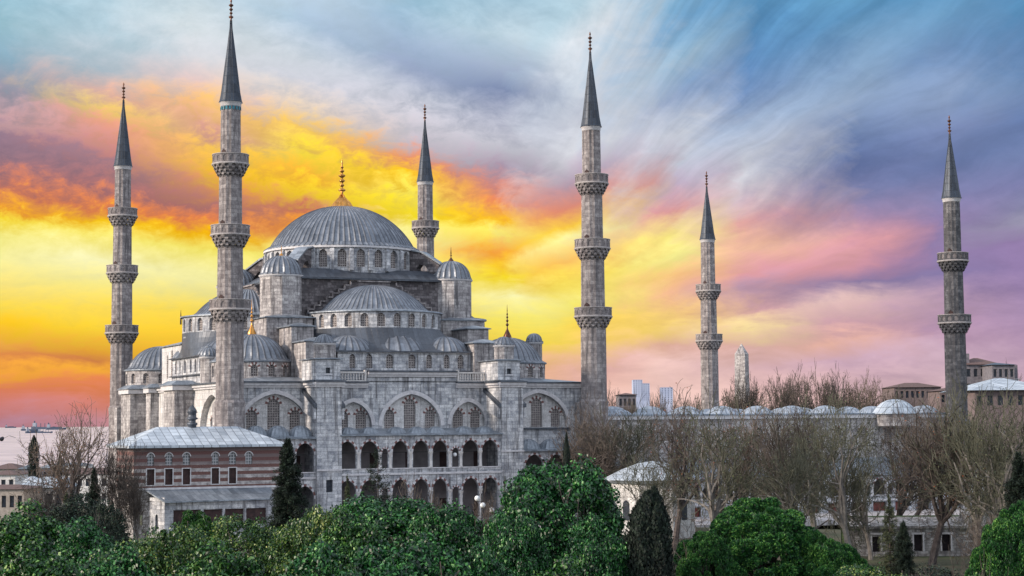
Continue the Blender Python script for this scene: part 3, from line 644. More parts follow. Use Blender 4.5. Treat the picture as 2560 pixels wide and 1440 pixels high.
# ---- the tiers above: the same on every side
def tier(deg, full=True, ex_x0=-9.0, ex_x1=9.5, win_x=(-7.0, -4.7, -1.9, 1.2, 3.6, 6.1, 8.1), shift=0.0, exy=-24.0):
    T = rotT(deg) @ np.array(Matrix.Translation((0, shift, 0)))
    cy = -12.8; RD = 9.1
    M = drum(0, cy, RD, -PI); Lc = PI * RD
    ops = [op((k + .5) / 13 * Lc, .52, 27.05, 28.2, .62) for k in range(13)]
    g = G(T); wall(g, M, 0, Lc, 26.2, 29.1, ops, th=.4, step=.8); dr = P_(g, 'half_dome_drum', 'ashlar')
    windows(M, ops, dr, .3, T=T, one=not full)
    g = G(T); band(g, M, 0, Lc, 29.0, 29.12, .12, 0, .8); g.lathe(0, cy, [(RD + .3, 29.05), (RD + .3, 29.22), (7.3, 29.5)], 60, -PI, 0); hd_edge = P_(g, 'drum_eave', 'lead')
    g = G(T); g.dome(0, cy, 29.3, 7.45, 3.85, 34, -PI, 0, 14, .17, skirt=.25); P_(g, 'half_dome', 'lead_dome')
    # stepped gable behind the half dome
    pr = [(-9.6, 27.5)]; x = -9.3; z = 29.15
    for k in range(8): pr += [(x, z), (x, z + .56)]; z += .56; x += .86
    pr += [(-x, z)]
    for k in range(8): pr += [(-x, z - .56)] ; z -= .56; x -= .86; pr += [(-x, z)]
    pr = pr[:-1] + [(9.6, 27.5)]
    pr2 = [(a, b) for a, b in pr]
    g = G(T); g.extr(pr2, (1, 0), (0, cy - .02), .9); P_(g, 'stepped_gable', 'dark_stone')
    g = G(T); z = 29.15; x = -9.3                     # pale edging that outlines each step
    for k in range(8):
        for sgn in (-1, 1):
            a, b = sorted((sgn * x, sgn * (x + .86))); g.box(a, b, cy - .22, cy - .03, z + .56 - .13, z + .56 + .05)
            c = sgn * x; g.box(c - .08, c + .08, cy - .22, cy - .03, z, z + .50)
        z += .56; x += .86
    g.box(x - .86, -x + .86, cy - .22, cy - .03, z - .1, z + .08); P_(g, 'step_edging', 'minaret_stone')
    # exedra wall with its windows
    W0 = flat(ex_x0, exy, 1, 0); L = ex_x1 - ex_x0
    wo = [op(x - ex_x0, .52 if abs(x) < 2.2 else .42, 21.5, 22.75, .55) for x in win_x]
    g = G(T); wall(g, W0, 0, L, 20.0, 23.62, wo, th=.4); wall(g, flat(ex_x1, exy, 0, 1), 0, 9, 20, 23.62); wall(g, flat(ex_x0, exy + 9, 0, -1), 0, 9, 20, 23.62)
    ew = P_(g, 'exedra_wall', 'ashlar'); windows(W0, wo, ew, .3, T=T, one=not full)
    g = G(T); band(g, W0, -.2, L + .2, 23.5, 23.62, .2); g.build('cornice', 'trim', ew)
    g = G(T); g.box(ex_x0 - .3, ex_x1 + .3, exy - .45, exy + .5, 21.05, 21.2); g.build('ledge', 'lead_dark', ew)
    # tent-like roof from that wall up to the drum
    g = G(T); nu, nv = 40, 7; top = []; bot = []
    for i in range(nu + 1):
        q = i / nu; a = -PI + q * PI; top.append((math.cos(a) * (RD + .02), cy + math.sin(a) * (RD + .02)))
        x = ex_x0 - .5 + (L + 1.0) * min(1, max(0, (q - .17) / .66)); y = exy - .45
        if q < .17: x, y = ex_x0 - .5, exy - .45 + (.17 - q) / .17 * 10.5
        if q > .83: x, y = ex_x1 + .5, exy - .45 + (q - .83) / .17 * 10.5
        bot.append((x, y))
    def rp(i, v): k = v; zz = 23.68 + (26.9 - 23.68) * (.25 * v + .75 * v ** 2.1); return (bot[i][0] + (top[i][0] - bot[i][0]) * v, bot[i][1] + (top[i][1] - bot[i][1]) * v, zz)
    for i in range(nu):
        for j in range(nv):
            a, b = j / nv, (j + 1) / nv; g.face([rp(i, a), rp(i + 1, a), rp(i + 1, b), rp(i, b)], uv=[(i * .6, a * 4), (i * .6 + .6, a * 4), (i * .6 + .6, b * 4), (i * .6, b * 4)], sm=True)
        a, b = rp(i, 0), rp(i + 1, 0); g.face([(a[0], a[1], 23.55), (b[0], b[1], 23.55), b, a])
    er = P_(g, 'exedra_roof', 'lead_dark')
    for x, r_, h in ((.2, 5.3, 3.0), (-6.6, 3.3, 2.1), (7.0, 3.3, 2.1)):
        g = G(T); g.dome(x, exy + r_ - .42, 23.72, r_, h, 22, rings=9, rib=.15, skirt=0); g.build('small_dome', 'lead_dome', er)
tier(0)
tier(-90, True, shift=-.9, exy=-21.3)
tier(90, False, shift=0.6, exy=-22.5); tier(180, False)
# ---- central block, drum and great dome
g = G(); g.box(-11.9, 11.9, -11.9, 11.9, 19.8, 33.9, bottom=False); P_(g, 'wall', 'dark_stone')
g = G(); g.hip(-11.9, 11.9, -11.9, 11.9, 34.1, 35.5, 2.6, 2.6, .55, th=.25); P_(g, 'terrace_roof', 'lead_dark')
Md = drum(0, 0, 10.85); Ld = 2 * PI * 10.85; N = 26
ops = [op((k + .5 + .1) * Ld / N, .62, 35.75, 37.45, .78) for k in range(N)]
g = G(); wall(g, Md, 0, Ld, 35.0, 38.65, ops, th=.55, step=.9); dr = P_(g, 'dome_drum', 'ashlar')
windows(Md, ops, dr, .4)
for k in range(N):
    g = G(); s_ = (k + .1) * Ld / N
    g.face([Md(s_ - .28, -.35, 35.3), Md(s_ + .28, -.35, 35.3), Md(s_ + .28, -.35, 38.1), Md(s_ - .28, -.35, 38.1)]); g.face([Md(s_ - .28, -.35, 38.1), Md(s_ + .28, -.35, 38.1), Md(s_ + .28, 0, 38.5), Md(s_ - .28, 0, 38.5)])
    g.face([Md(s_ - .28, .1, 35.3), Md(s_ - .28, -.35, 35.3), Md(s_ - .28, -.35, 38.1), Md(s_ - .28, .1, 38.5)]); g.face([Md(s_ + .28, -.35, 35.3), Md(s_ + .28, .1, 35.3), Md(s_ + .28, .1, 38.5), Md(s_ + .28, -.35, 38.1)])
    g.build('pilaster', 'ashlar', dr)
g = G(); band(g, Md, 0, Ld, 38.45, 38.72, .28, 0, .9, ends=False); g.build('cornice', 'trim', dr)
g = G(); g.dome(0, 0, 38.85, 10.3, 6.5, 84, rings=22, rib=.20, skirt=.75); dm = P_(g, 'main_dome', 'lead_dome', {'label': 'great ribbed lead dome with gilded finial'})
g = G(); Hf = 6.9
def flute(j, k): return .07 if j % 2 == 0 else -.04
g.lathe(0, 0, [(1.62, 45.05), (1.55, 45.2), (1.42, 45.45), (1.15, 45.9), (.75, 46.3), (.42, 46.65), (.2, 47.05)], 36, mod=flute, sm=False)
pf = [(.2, 47.05), (.14, 47.3)]; z = 47.3
for q, h in ((.52, .8), (.34, .6), (.42, .7), (.50, .75), (.34, .6), (.24, .5)): pf += [(.12, z), (q, z + h * .42), (q, z + h * .52), (.12, z + h * .9)]; z += h
pf += [(.1, z), (.16, z + .25), (.02, 52.1)]
g.lathe(0, 0, pf, 16); g.build('finial', 'gilt', dm)
for k in range(4):                                   # flying buttresses on the diagonals
    T = rotT(45 + 90 * k); g = G(T)
    prof = [(10.7, 35.0), (10.7, 38.5), (12.6, 38.1), (15.3, 36.3), (15.3, 34.8), (14.0, 34.8), (13.7, 35.6), (13.1, 36.3), (12.3, 36.5), (11.9, 36.0), (11.8, 35.0)]
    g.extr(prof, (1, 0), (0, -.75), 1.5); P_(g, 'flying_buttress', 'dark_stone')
    g = G(T); g.extr([(10.7, 38.52), (10.7, 38.7), (12.7, 38.32), (15.5, 36.5), (15.5, 36.3), (12.6, 38.12)], (1, 0), (0, -.95), 1.9); P_(g, 'coping', 'lead')
# ---- weight turrets
def turret(x, y, r_, z0, z1, h, fin, name='turret', finm='gilt', seg=12, ribs=22):
    g = G(); poly = [(x + r_ * math.cos(2 * PI * (k + .5) / seg), y + r_ * math.sin(2 * PI * (k + .5) / seg)) for k in range(seg)]
    g.prism(poly, z0, z1); b = P_(g, name, 'ashlar_warm')
    g = G(); g.lathe(x, y, [(r_, z1 - .25), (r_ + .18, z1 - .12), (r_ + .18, z1)], 24); g.build('cornice', 'trim', b)
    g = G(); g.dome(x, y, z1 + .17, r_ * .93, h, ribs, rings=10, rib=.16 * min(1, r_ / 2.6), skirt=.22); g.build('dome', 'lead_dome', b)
    if fin: g = G(); g.lathe(x, y, finial_prof(z1 + h + .1, fin, .12 + fin * .14), 12); g.build('finial', finm, b)
for x in (-12.35, 12.35):
    for y in (-10.7, 10.7): turret(x, y, 2.85, 27, 34.25, 2.55, 1.5 if x < 0 else 2.1, finm='gilt' if x < 0 else 'bronze')
def pier(x0, x1, y0, y1, z0, z1, rh=.45, mat='ashlar_warm', ov=.3, win=None):
    g = G(); M = flat(x0, y0, 1, 0); ops = [op(win[0] - x0, win[1], win[2], win[3], .001, True)] if win else []
    wall(g, M, 0, x1 - x0, z0, z1, ops, th=.4); wall(g, flat(x1, y0, 0, 1), 0, y1 - y0, z0, z1); wall(g, flat(x1, y1, -1, 0), 0, x1 - x0, z0, z1); wall(g, flat(x0, y1, 0, -1), 0, y1 - y0, z0, z1)
    b = P_(g, 'pier', mat)
    if win: windows(M, ops, b, .3, mat='window_dark'); g = G(); band(g, M, ops[0]['c'] - .55, ops[0]['c'] + .55, win[2] - .2, win[2] - .05, .06); g.build('sill', 'trim', b)
    g = G(); g.hip(x0, x1, y0, y1, z1 + .16, z1 + .16 + rh, (x1 - x0) * .42 + ov, (y1 - y0) * .3 + ov, ov); g.build('roof', 'lead', b)
for k in range(4):
    T0 = k
for sx_ in (-1, 1):
    def X(a, b): return (a, b) if sx_ > 0 else (-b, -a)
    x0, x1 = X(9.2, 15.6); pier(x0, x1, -14.6, -8.2, 19.9, 28.35, .5); pier(x0, x1, 8.2, 14.6, 19.9, 28.35, .5)
    x0, x1 = X(10.9, 13.9); pier(x0, x1, -20.0, -14.7, 19.9, 26.9, .45)
    x0, x1 = X(9.6, 13.6); pier(x0, x1, -25.0, -20.1, 19.9, 24.75, .5)
    x0, x1 = ((-14.15, -11.0) if sx_ < 0 else (10.45, 13.6)); pier(x0, x1, -30.7, -25.1, 19.85, 22.3, .22, 'ashlar', .3, ((x0 + x1) / 2, .3, 20.6, 21.3))
    turret(x0 + 1.6, -29.1, 1.28, 22.5, 24.35, 1.0, 0, 'turret', seg=8, ribs=14)
    pier(*X(14.7, 19.6), -14.3, -8.5, 19.9, 24.6, .5)
pier(-22.0, -17.3, 4.4, 15.9, 19.9, 25.5, .6, 'pale_plaster')
Mq = flat(-22.06, 15.9, 0, -1); sl_ = [op(3.4, .32, 21.0, 23.9, .5), op(6.0, .36, 21.0, 24.5, .55), op(8.5, .32, 21.0, 23.9, .5)]; windows(Mq, sl_, MQ, 0.0)
pier(-21.6, -17.0, -8.5, -3.5, 19.9, 24.6, .5)
turret(24.6 - .2, -12.2, 1.15, 18.5, 25.6, 1.15, 0, seg=12, ribs=14); turret(24.4, 12.2, 1.15, 18.5, 25.6, 1.15, 0, seg=12, ribs=14); turret(-22.6, -12.2, 1.15, 18.5, 23.2, 1.1, 0, seg=12, ribs=14)
# ---- corner domes
for x, y, fm in ((-18.2, -16.7, 'gilt'), (18.2, -16.7, 'bronze'), (-20.6, 22.2, 'bronze'), (18.2, 17.0, 'bronze')):
    M = drum(x, y, 5.15); Lc = 2 * PI * 5.15; n = 14
    ops = [op((k + .5) * Lc / n, .45, 20.45, 21.45, .5) for k in range(n)]
    g = G(); wall(g, M, 0, Lc, 19.8, 22.4, ops, th=.35, step=.6); d_ = P_(g, 'corner_drum', 'ashlar_warm')
    if y < 0: windows(M, [o for o in ops if o['c'] < Lc * .35 or o['c'] > Lc * .75], d_, .3, True, 9, .3); windows(M, [o for o in ops if Lc * .35 <= o['c'] <= Lc * .75], d_, .3, one=True)
    else: windows(M, ops, d_, .3, one=True)
    g = G(); g.lathe(x, y, [(5.15, 22.25), (5.4, 22.35), (5.4, 22.5), (4.5, 22.7)], 48); g.build('cornice', 'lead', d_)
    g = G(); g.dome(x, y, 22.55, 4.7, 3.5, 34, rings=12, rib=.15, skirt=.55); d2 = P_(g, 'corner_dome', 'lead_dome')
    if x > -20: g = G(); g.lathe(x, y, finial_prof(26.0, 4.6, .58), 14); g.build('finial', fm, d2)
# ------------------------------------------------------------------ minarets
plain('balcony_edge', (140, 134, 134), (176, 170, 168), .85)
def minaret(x, y, zb, tr, cb, fb, bal, label, group, teal=False, st='minaret_stone'):
    o = thing('minaret', label, 'minaret', (x, y, zb), group)
    def L(prof, seg=16, mat=None, name='shaft', mod=None, sm=True, par=None):
        g = G(); g.lathe(x, y, prof, seg, mod=mod, sm=sm); return g.build(name, mat or st, par or o, loc=(x, y, zb))
    zs = sorted(bal, reverse=True); radii = [1.22, 1.40, 1.55, 1.68]; nb = len(zs); radii = radii[:nb] + [radii[nb]]
    lower = tr
    fl = lambda j, k: (-.05 if j % 2 else .03)
    L([(1.86, zb), (1.84, tr - 1.0), (1.9, tr - .25), (1.92, tr), (radii[nb] + .02, tr + .35)], 16, sm=False, name='base')
    L([(radii[nb], tr + .3), (radii[nb] - .03, zs[-1] - 2.6)], 28, mod=fl, sm=False)
    for i, zt in enumerate(zs):
        rs, ru = radii[i + 1], radii[i]; rb = rs + .82
        # stalactite corbels in four tiers, then the pierced parapet
        g = G(); h = 1.5 / 4; prof = []
        for q in range(4):
            r0_ = rs + (rb - rs) * (q / 4) ** .8; r1_ = rs + (rb - rs) * ((q + 1) / 4) ** .8; z0 = zt - 2.85 + q * h
            seg = 32
            for j in range(seg):
                a, b = 2 * PI * j / seg, 2 * PI * (j + 1) / seg; odd = (j + q) % 2; rr = r1_ if odd else r0_ - .06; zz0, zz1 = z0, z0 + h
                c = lambda an, r_, z: (x + r_ * math.cos(an), y + r_ * math.sin(an), z)
                g.face([c(a, r0_ - .05 if odd else r0_, zz0), c(b, r0_ - .05 if odd else r0_, zz0), c(b, rr, zz1 - .08), c(a, rr, zz1 - .08)]); g.face([c(a, rr, zz1 - .08), c(b, rr, zz1 - .08), c(b, rr, zz1), c(a, rr, zz1)])
                g.face([c(a, r0_ - .3, zz1), c(b, r0_ - .3, zz1), c(b, rr, zz1), c(a, rr, zz1)][::-1]); g.face([c(a, r0_ - .3, zz0), c(a, rr, zz1), c(a, r0_ - .3, zz1)]); g.face([c(b, r0_ - .3, zz0), c(b, r0_ - .3, zz1), c(b, rr, zz1)])
        bl = g.build('balcony', st, o, loc=(x, y, zb))
        L([(rb, zt - 1.36), (rb + .1, zt - 1.3), (rb + .1, zt - 1.16), (rb - .02, zt - 1.1)], 16, 'balcony_edge', 'slab', par=bl)
        L([(rs - .2, zt - 1.3), (rb, zt - 1.28)], 16, st, 'floor', par=bl)
        g = G(); seg = 16                            # parapet panels with a pierced pattern
        for j in range(seg):
            a, b = 2 * PI * j / seg, 2 * PI * (j + 1) / seg; A_ = (x + rb * math.cos(a), y + rb * math.sin(a)); B_ = (x + rb * math.cos(b), y + rb * math.sin(b)); Lg = math.dist(A_, B_); d = ((B_[0] - A_[0]) / Lg, (B_[1] - A_[1]) / Lg)
            M = flat(A_[0], A_[1], d[0], d[1]); wall(g, M, 0, Lg, zt - 1.12, zt - .1, [op(Lg / 2, Lg * .3, zt - .95, zt - .55, .3)], th=.1, ns=6, back=True)
            M2 = flat(A_[0] - d[1] * .05, A_[1] + d[0] * .05, d[0], d[1]); fill(g, M2, op(Lg / 2, Lg * .3, zt - .95, zt - .55, .3), 0, 1, 6)
        g.build('parapet', [st, 'minaret_stone'], bl, loc=(x, y, zb))
        L([(rb - .12, zt - .1), (rb + .06, zt - .1), (rb + .06, zt), (rb - .12, zt)], 16, 'balcony_edge', 'rail', par=bl)
        up = zs[i - 1] - 2.6 if i > 0 else cb - .5
        L([(ru + .02, zt - 1.4), (ru - .03, up)], 28, mod=fl, sm=False)
        g = G(); a0 = -2.6; c = lambda an, r_, z: (x + r_ * math.cos(an), y + r_ * math.sin(an), z)    # door to the balcony
        g.face([c(a0 - .25, ru + .06, zt - 1.2), c(a0 + .25, ru + .06, zt - 1.2), c(a0 + .25, ru + .06, zt + .35), c(a0, ru + .07, zt + .6), c(a0 - .25, ru + .06, zt + .35)]); g.build('door', 'wood', o, loc=(x, y, zb))
    L([(1.2, cb - .5), (1.28, cb - .42), (1.28, cb - .1), (1.40, cb - .02), (1.42, cb + .05)], 20, 'trim', 'collar')
    if teal:
        g = G()
        for j in range(18):
            a = 2 * PI * (j + .2) / 18; b = a + .2; c = lambda an, z: (x + 1.275 * math.cos(an), y + 1.275 * math.sin(an), z); g.face([c(a, cb - .95), c(b, cb - .95), c(b, cb - .5), c(a, cb - .5)])
        g.build('tile_band', 'tile_teal', o, loc=(x, y, zb))
    n = 10; pr = [(1.45, cb + .03), (1.36, cb + .25)] + [(max(1.30 * (1 - q / n) ** .96, .1), cb + .25 + (fb - cb - .25) * q / n) for q in range(1, n + 1)]
    g = G(); g.lathe(x, y, pr, 32, mod=lambda j, k: (.05 if j % 4 == 0 else 0), sm=False, uw=1.001); sp = g.build('spire', 'lead_blue', o, loc=(x, y, zb))
    H = 2.7; pf = [(.12, fb - .1), (.1, fb + .1)]; z = fb + .12
    for q, h in ((.30, .5), (.2, .4), (.24, .45), (.3, .5)): pf += [(.06, z), (q, z + h * .5), (q, z + h * .58), (.06, z + h)]; z += h + .04
    pf += [(.05, z), (.12, z + .2), (.12, z + .3), (.02, fb + H)]
    g = G(); g.lathe(x, y, pf, 12); g.build('finial', 'bronze', sp, loc=(x, y, zb))
    return o
lead('lead_blue', (28, 34, 44), (60, 70, 84), (18, 22, 28), .4, 1.1, .5)
G4 = 'minarets at the corners of the prayer hall'
B4 = (47.3, 38.6, 29.5)
minaret(-24.8, 29.8, 1.5, 17.0, 53.7, 64.0, B4, 'leftmost minaret, three balconies, standing alone beside the orange horizon', G4)
minaret(-24.8, -29.8, 1.5, 17.0, 53.7, 64.0, B4, 'tallest looking minaret, teal tile band below its spire, at the near left corner', G4, True)
minaret(24.8, 29.8, 1.5, 17.0, 53.7, 64.0, B4, 'minaret mostly hidden behind the mosque, just right of the great dome', G4)
minaret(24.8, -29.8, 1.5, 17.0, 53.7, 64.0, B4, 'three balcony minaret at the right end of the front wall', G4)
G2 = 'minarets with two balconies at the far corners of the courtyard'
minaret(79.4, 31.8, 1.5, 14.0, 46.3, 55.9, (38.4, 29.6), 'small distant two balcony minaret beside the stone obelisk', G2)
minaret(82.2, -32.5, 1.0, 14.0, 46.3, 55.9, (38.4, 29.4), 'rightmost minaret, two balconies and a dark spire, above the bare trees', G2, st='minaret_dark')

# ------------------------------------------------------------------ ground, sea, paving
def frame(x, y):                        # depth and sideways distance in the direction of view
    dx, dy = x - CAM.x, y - CAM.y; c, s = math.cos(yaw), math.sin(yaw)
    return dx * s + dy * c, dx * c - dy * s
def sst(v, a, b): v = min(1, max(0, (v - a) / (b - a))); return v * v * (3 - 2 * v)
def ground_z(x, y):
    w, l = frame(x, y); side_ = l / max(w, 1)
    xr = sst(x, 0, 20); z = 1.6 * ((1 - xr) * sst(w, 120, 190) + xr * sst(w, 200, 214) * (1 - sst(x, 20, 60))) + (-3.0) * (1 - sst(w, 40, 110))
    left = 1 - sst(side_, -.17, -.10); right = sst(side_, -.02, .05)
    z += left * (-4 * sst(w, 230, 330) - 30 * sst(w, 420, 900)); z += right * (7 * sst(w, 320, 430)) * 1.0
    z += (1 - left) * (-60 * sst(w, 900, 1800)) + left * (-12 * sst(w, 900, 1200))
    return z
ws = [-60, 0, 30, 60, 80, 100, 120, 140, 160, 180, 200, 220, 240, 260, 290, 320, 350, 390, 430, 480, 550, 650, 800, 950, 1150, 1500, 2200, 5000, 20000, 60000]
g = G(); hs = 30; grid = []
for w in ws:
    row = []
    for j in range(hs + 1):
        sd = -1.0 + 2.0 * j / hs; sd = sd * abs(sd) * .9; l = sd * max(w, 120) * 1.4; c, s = math.cos(yaw), math.sin(yaw)
        x, y = CAM.x + w * s + l * c, CAM.y + w * c - l * s; row.append((x, y, ground_z(x, y)))
    grid.append(row)
for i in range(len(ws) - 1):
    for j in range(hs): g.face([grid[i][j], grid[i][j + 1], grid[i + 1][j + 1], grid[i + 1][j]], sm=True)
tag(g.build('ground', 'ground_mat'), kind='structure')
g = G(); a, b, c_, d = [(CAM.x + w * math.sin(yaw) + l * math.cos(yaw), CAM.y + w * math.cos(yaw) - l * math.sin(yaw), -31.0) for w, l in ((700, -3500), (700, 1500), (70000, 60000), (70000, -60000))]
g.face([a, b, c_, d]); tag(g.build('sea', 'sea_mat'), kind='structure')
g = G(); g.box(-30, 84, -50, -31.9, 1.0, 1.62); tag(g.build('pavement', 'paving'), kind='structure')
# ------------------------------------------------------------------ courtyard of the mosque
CY = thing('courtyard', 'long courtyard wall with low lead domes and an arcade, behind bare trees', 'courtyard', (26, -29, 1))
def C_(g, name, mats, parent=None, props=None): return g.build(name, mats, parent or CY, props=props)
Mc = flat(26.1, -29.0, 1, 0); L = 58.5
cw = [op(3 + k * 4.35, .7, 10.6, 12.6, .8) for k in range(13)]
g = G(); wall(g, Mc, 0, L, 0.5, 15.0, cw, th=.4); wall(g, flat(84.6, -29, 0, 1), 0, 58, .5, 15.0); wall(g, flat(84.6, 29, -1, 0), 0, L, .5, 15.0); w_ = C_(g, 'wall', 'ashlar_warm')
for o in cw: g = G(); fill(g, Mc, o, .3); voussoirs(g, Mc, o, .2, 9, -.03, (1, 2)); g.build('window', ['lattice', 'white_stone', 'red_stone'], w_)
g = G(); band(g, Mc, 0, L, 14.6, 15.1, .35); C_(g, 'cornice', 'trim')
g = G(); g.box(26.1, 84.6, -29.5, -23, 15.1, 15.3); g.box(26.1, 84.6, 23, 29.5, 15.1, 15.3); g.box(78.5, 84.6, -23, 23, 15.1, 15.3); rf = C_(g, 'roof', 'lead_court')
for k in range(10):
    x = 29.5 + k * 5.75
    for y in (-26.0, 26.0):
        big_ = (k == 7 and y < 0)
        if k == 7 and y < 0: continue
        g = G(); g.dome(x, y, 15.32, 2.25, 1.1, 20, rings=8, rib=.09, skirt=.2); g.build('small_dome', 'lead_court', rf)
for k in range(7):
    g = G(); g.dome(81.6, -19 + k * 6.3, 15.32, 2.25, 1.1, 20, rings=8, rib=.09, skirt=.2); g.build('small_dome', 'lead_court', rf)
g = G(); g.dome(73.3, -29.8, 15.25, 3.05, 2.0, 24, rings=9, rib=.08, skirt=.25); g.build('gate_dome', 'lead_pale', rf); g = G(); g.lathe(73.3, -29.8, [(3.0, 13.4), (3.0, 15.1), (3.3, 15.25)], 32); g.build('gate_drum', 'ashlar_warm', rf)
# outer arcade under a lean-to roof, open above and below
M = flat(27.5, -34.0, 1, 0); La = 57.0
ua = []; x = 1.4
while x < La - 8: ua.append(op(x + .9, 1.0, 3.9, 5.0, 1.15)); ua.append(op(x + 2.75, .45, 3.9, 4.9, .6)); x += 3.75
la = [op(o['c'], 1.15, .3, 2.6, .3, True) for o in ua[::2]]
g = G(); wall(g, M, 0, La, 0.2, 3.1, la, th=.4, back=True); wall(g, M, 0, La, 3.1, 6.5, ua, th=.3, back=True); ar = C_(g, 'arcade', 'ashlar')
g = G(); band(g, M, 0, La, 3.05, 3.3, .18); band(g, M, 0, La, 3.75, 3.9, .12); g.build('ledge', 'trim', ar)
for o in ua[::2]: g = G(); voussoirs(g, M, o, .2, 9, -.03, (0, 1)); g.build('arch_stones', ['trim', 'red_stone'], ar)
for p, q in zip(ua[:-1], ua[1:]):
    s_ = (p['c'] + p['a'] + q['c'] - q['a']) / 2; c = M(s_, .1, 0); g = G(); g.lathe(c[0], c[1], [(.24, 3.9), (.15, 4.0), (.14, 4.75), (.25, 5.0)], 10); g.build('column', 'white_stone', ar)
for k, o in enumerate(la):
    c = M(o['c'], 0, 0)[0]; g = G(); g.box(c - 1.1, c + 1.1, -33.5, -33.42, .3, 2.8); g.build('shutter', 'shop_red' if k % 3 else 'wood', ar)
g = G(); g.box(27.5, 84.5, -33.7, -29.0, 3.0, 3.2); g.box(27.5, 84.5, -29.08, -29.01, .3, 6.5); g.build('back_wall', 'inside_wall', ar)
g = G(); a = [(27.3, -34.6, 6.75), (84.7, -34.6, 6.75), (84.7, -29.02, 9.0), (27.3, -29.02, 9.0)]; g.face(a, uv=[(0, 0), (57, 0), (57, 6), (0, 6)]); g.face([(27.3, -34.6, 6.6), (84.7, -34.6, 6.6), (84.7, -34.6, 6.75), (27.3, -34.6, 6.75)]); g.face([(27.3, -29, 6.6), (84.7, -29, 6.6), (84.7, -34.6, 6.6), (27.3, -34.6, 6.6)]); C_(g, 'arcade_roof', 'lead')
g = G(); Me = flat(81.2, -35.2, 1, 0); eo = [op(2.0, .35, 1.6, 2.8, .45)]; wall(g, Me, 0, 3.9, .2, 7.2, eo, th=.3); wall(g, flat(81.2, -29, 0, -1), 0, 6.2, .2, 7.2); wall(g, flat(85.1, -35.2, 0, 1), 0, 6.2, .2, 7.2); fill(g, Me, eo[0], .25); pb = C_(g, 'end_pavilion', 'pale_plaster'); g = G(); g.hip(81.2, 85.1, -35.2, -29, 7.3, 8.0, 1.6, 1.6, .3); g.build('roof', 'lead', pb)
# ------------------------------------------------------------------ pavilion with brick and stone courses
PV = thing('pavilion', 'two storey pavilion striped in red brick and pale stone beneath a hipped lead roof', 'pavilion', (-30, -34, 2))
def V_(g, name, mats, parent=None, props=None): return g.build(name, mats, parent or PV, props=props)
M = flat(-38.3, -38.0, 1, 0); Lp = 17.4
up = [(1.95, .38), (4.05, .40), (6.1, .42), (9.5, .42), (11.55, .42), (13.5, .42)]
wo = [op(s, a, 9.75, 10.75, .42) for s, a in up]; so_ = [op(s, .45, 7.55, 9.35, .001, True) for s, a in up[:5]]
g = G(); 
xs_ = wo + so_
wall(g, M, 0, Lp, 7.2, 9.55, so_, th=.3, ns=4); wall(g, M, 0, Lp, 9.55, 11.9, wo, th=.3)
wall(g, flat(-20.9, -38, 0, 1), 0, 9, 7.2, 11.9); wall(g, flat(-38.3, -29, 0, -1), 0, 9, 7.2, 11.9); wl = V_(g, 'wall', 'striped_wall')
for o in wo:
    g = G(); fill(g, M, o, .2); wd = g.build('window', 'panes', wl); g = G(); voussoirs(g, M, o, .12, 9, -.03, (0, 0)); g.build('frame', 'trim', wl)
for o in so_:
    g = G(); fill(g, M, o, .22); g.build('shutter', 'wood', wl)
    g = G(); s0, s1 = o['c'] - .55, o['c'] + .55; band(g, M, s0, s0 + .12, 7.5, 9.45, .05); band(g, M, s1 - .12, s1, 7.5, 9.45, .05); band(g, M, s0 + .12, s1 - .12, 9.36, 9.46, .05); band(g, M, s0 + .12, s1 - .12, 7.44, 7.53, .05); g.build('frame', 'trim', wl)
g = G(); band(g, M, 0, Lp, 7.0, 7.24, .12); V_(g, 'ledge', 'trim')
g = G(); g.hip(-38.3, -20.9, -38.0, -27.6, 12.05, 14.15, 4.7, 5.4, .75, th=.28); rf = V_(g, 'roof', 'lead_pale')
g = G(); g.lathe(-30.3, -33.2, [(.5, 13.6), (.5, 14.3), (.62, 14.35), (.62, 14.6), (.42, 14.65), (.42, 14.95), (.66, 15.05), (.66, 15.2), (.48, 15.25), (.48, 15.75), (.58, 15.8), (.52, 16.1), (.34, 16.4), (.12, 16.6), (.02, 16.8)], 16); g.build('chimney', 'lead_dark', rf)
g = G(); wall(g, M, 0, Lp, 1.5, 7.0, [op(.9, .2, 3.0, 4.6, .001, True)], th=.4); wall(g, flat(-38.3, -29, 0, -1), 0, 9, 1.5, 7.0); wall(g, flat(-20.9, -38, 0, 1), 0, 9, 1.5, 7.0); V_(g, 'ground_floor', 'rubble')
g = G(); a = [(-36.9, -38.02, 7.0), (-22.2, -38.02, 7.0), (-22.4, -40.9, 5.85), (-35.4, -40.9, 5.75)]; g.face([a[3], a[2], a[1], a[0]], uv=[(0, 0), (13, 0), (14, 3), (-1, 3)]); g.face([(p[0], p[1], p[2] - .15) for p in (a[3], a[2])] + [a[2], a[3]]); g.face([(p[0], p[1], p[2] - .15) for p in a]); g.face([a[0], a[3], (a[3][0], a[3][1], 5.6), (a[0][0], a[0][1], 6.85)]); V_(g, 'lean_to_roof', 'lead')
M2 = flat(-35.3, -40.4, 1, 0); lo = [op(2.6, 1.6, 2.9, 4.75, .001, True), op(5.6, 1.1, 2.9, 4.75, .001, True), op(8.1, 1.1, 2.9, 4.75, .001, True), op(10.7, 1.2, 2.9, 4.75, .001, True)]
g = G(); wall(g, M2, 0, 12.8, 1.5, 5.62, lo, th=.3); wall(g, flat(-36.5, -38, .447, -.894), 0, 2.68, 1.5, 6.2, [op(1.3, .22, 2.6, 4.0, .3)], th=.2); wall(g, flat(-22.5, -40.4, 0, 1), 0, 2.4, 1.5, 5.62); pf = V_(g, 'porch_wall', 'ashlar')
for o in lo: g = G(); fill(g, M2, o, .26); g.build('door', 'wood', pf)
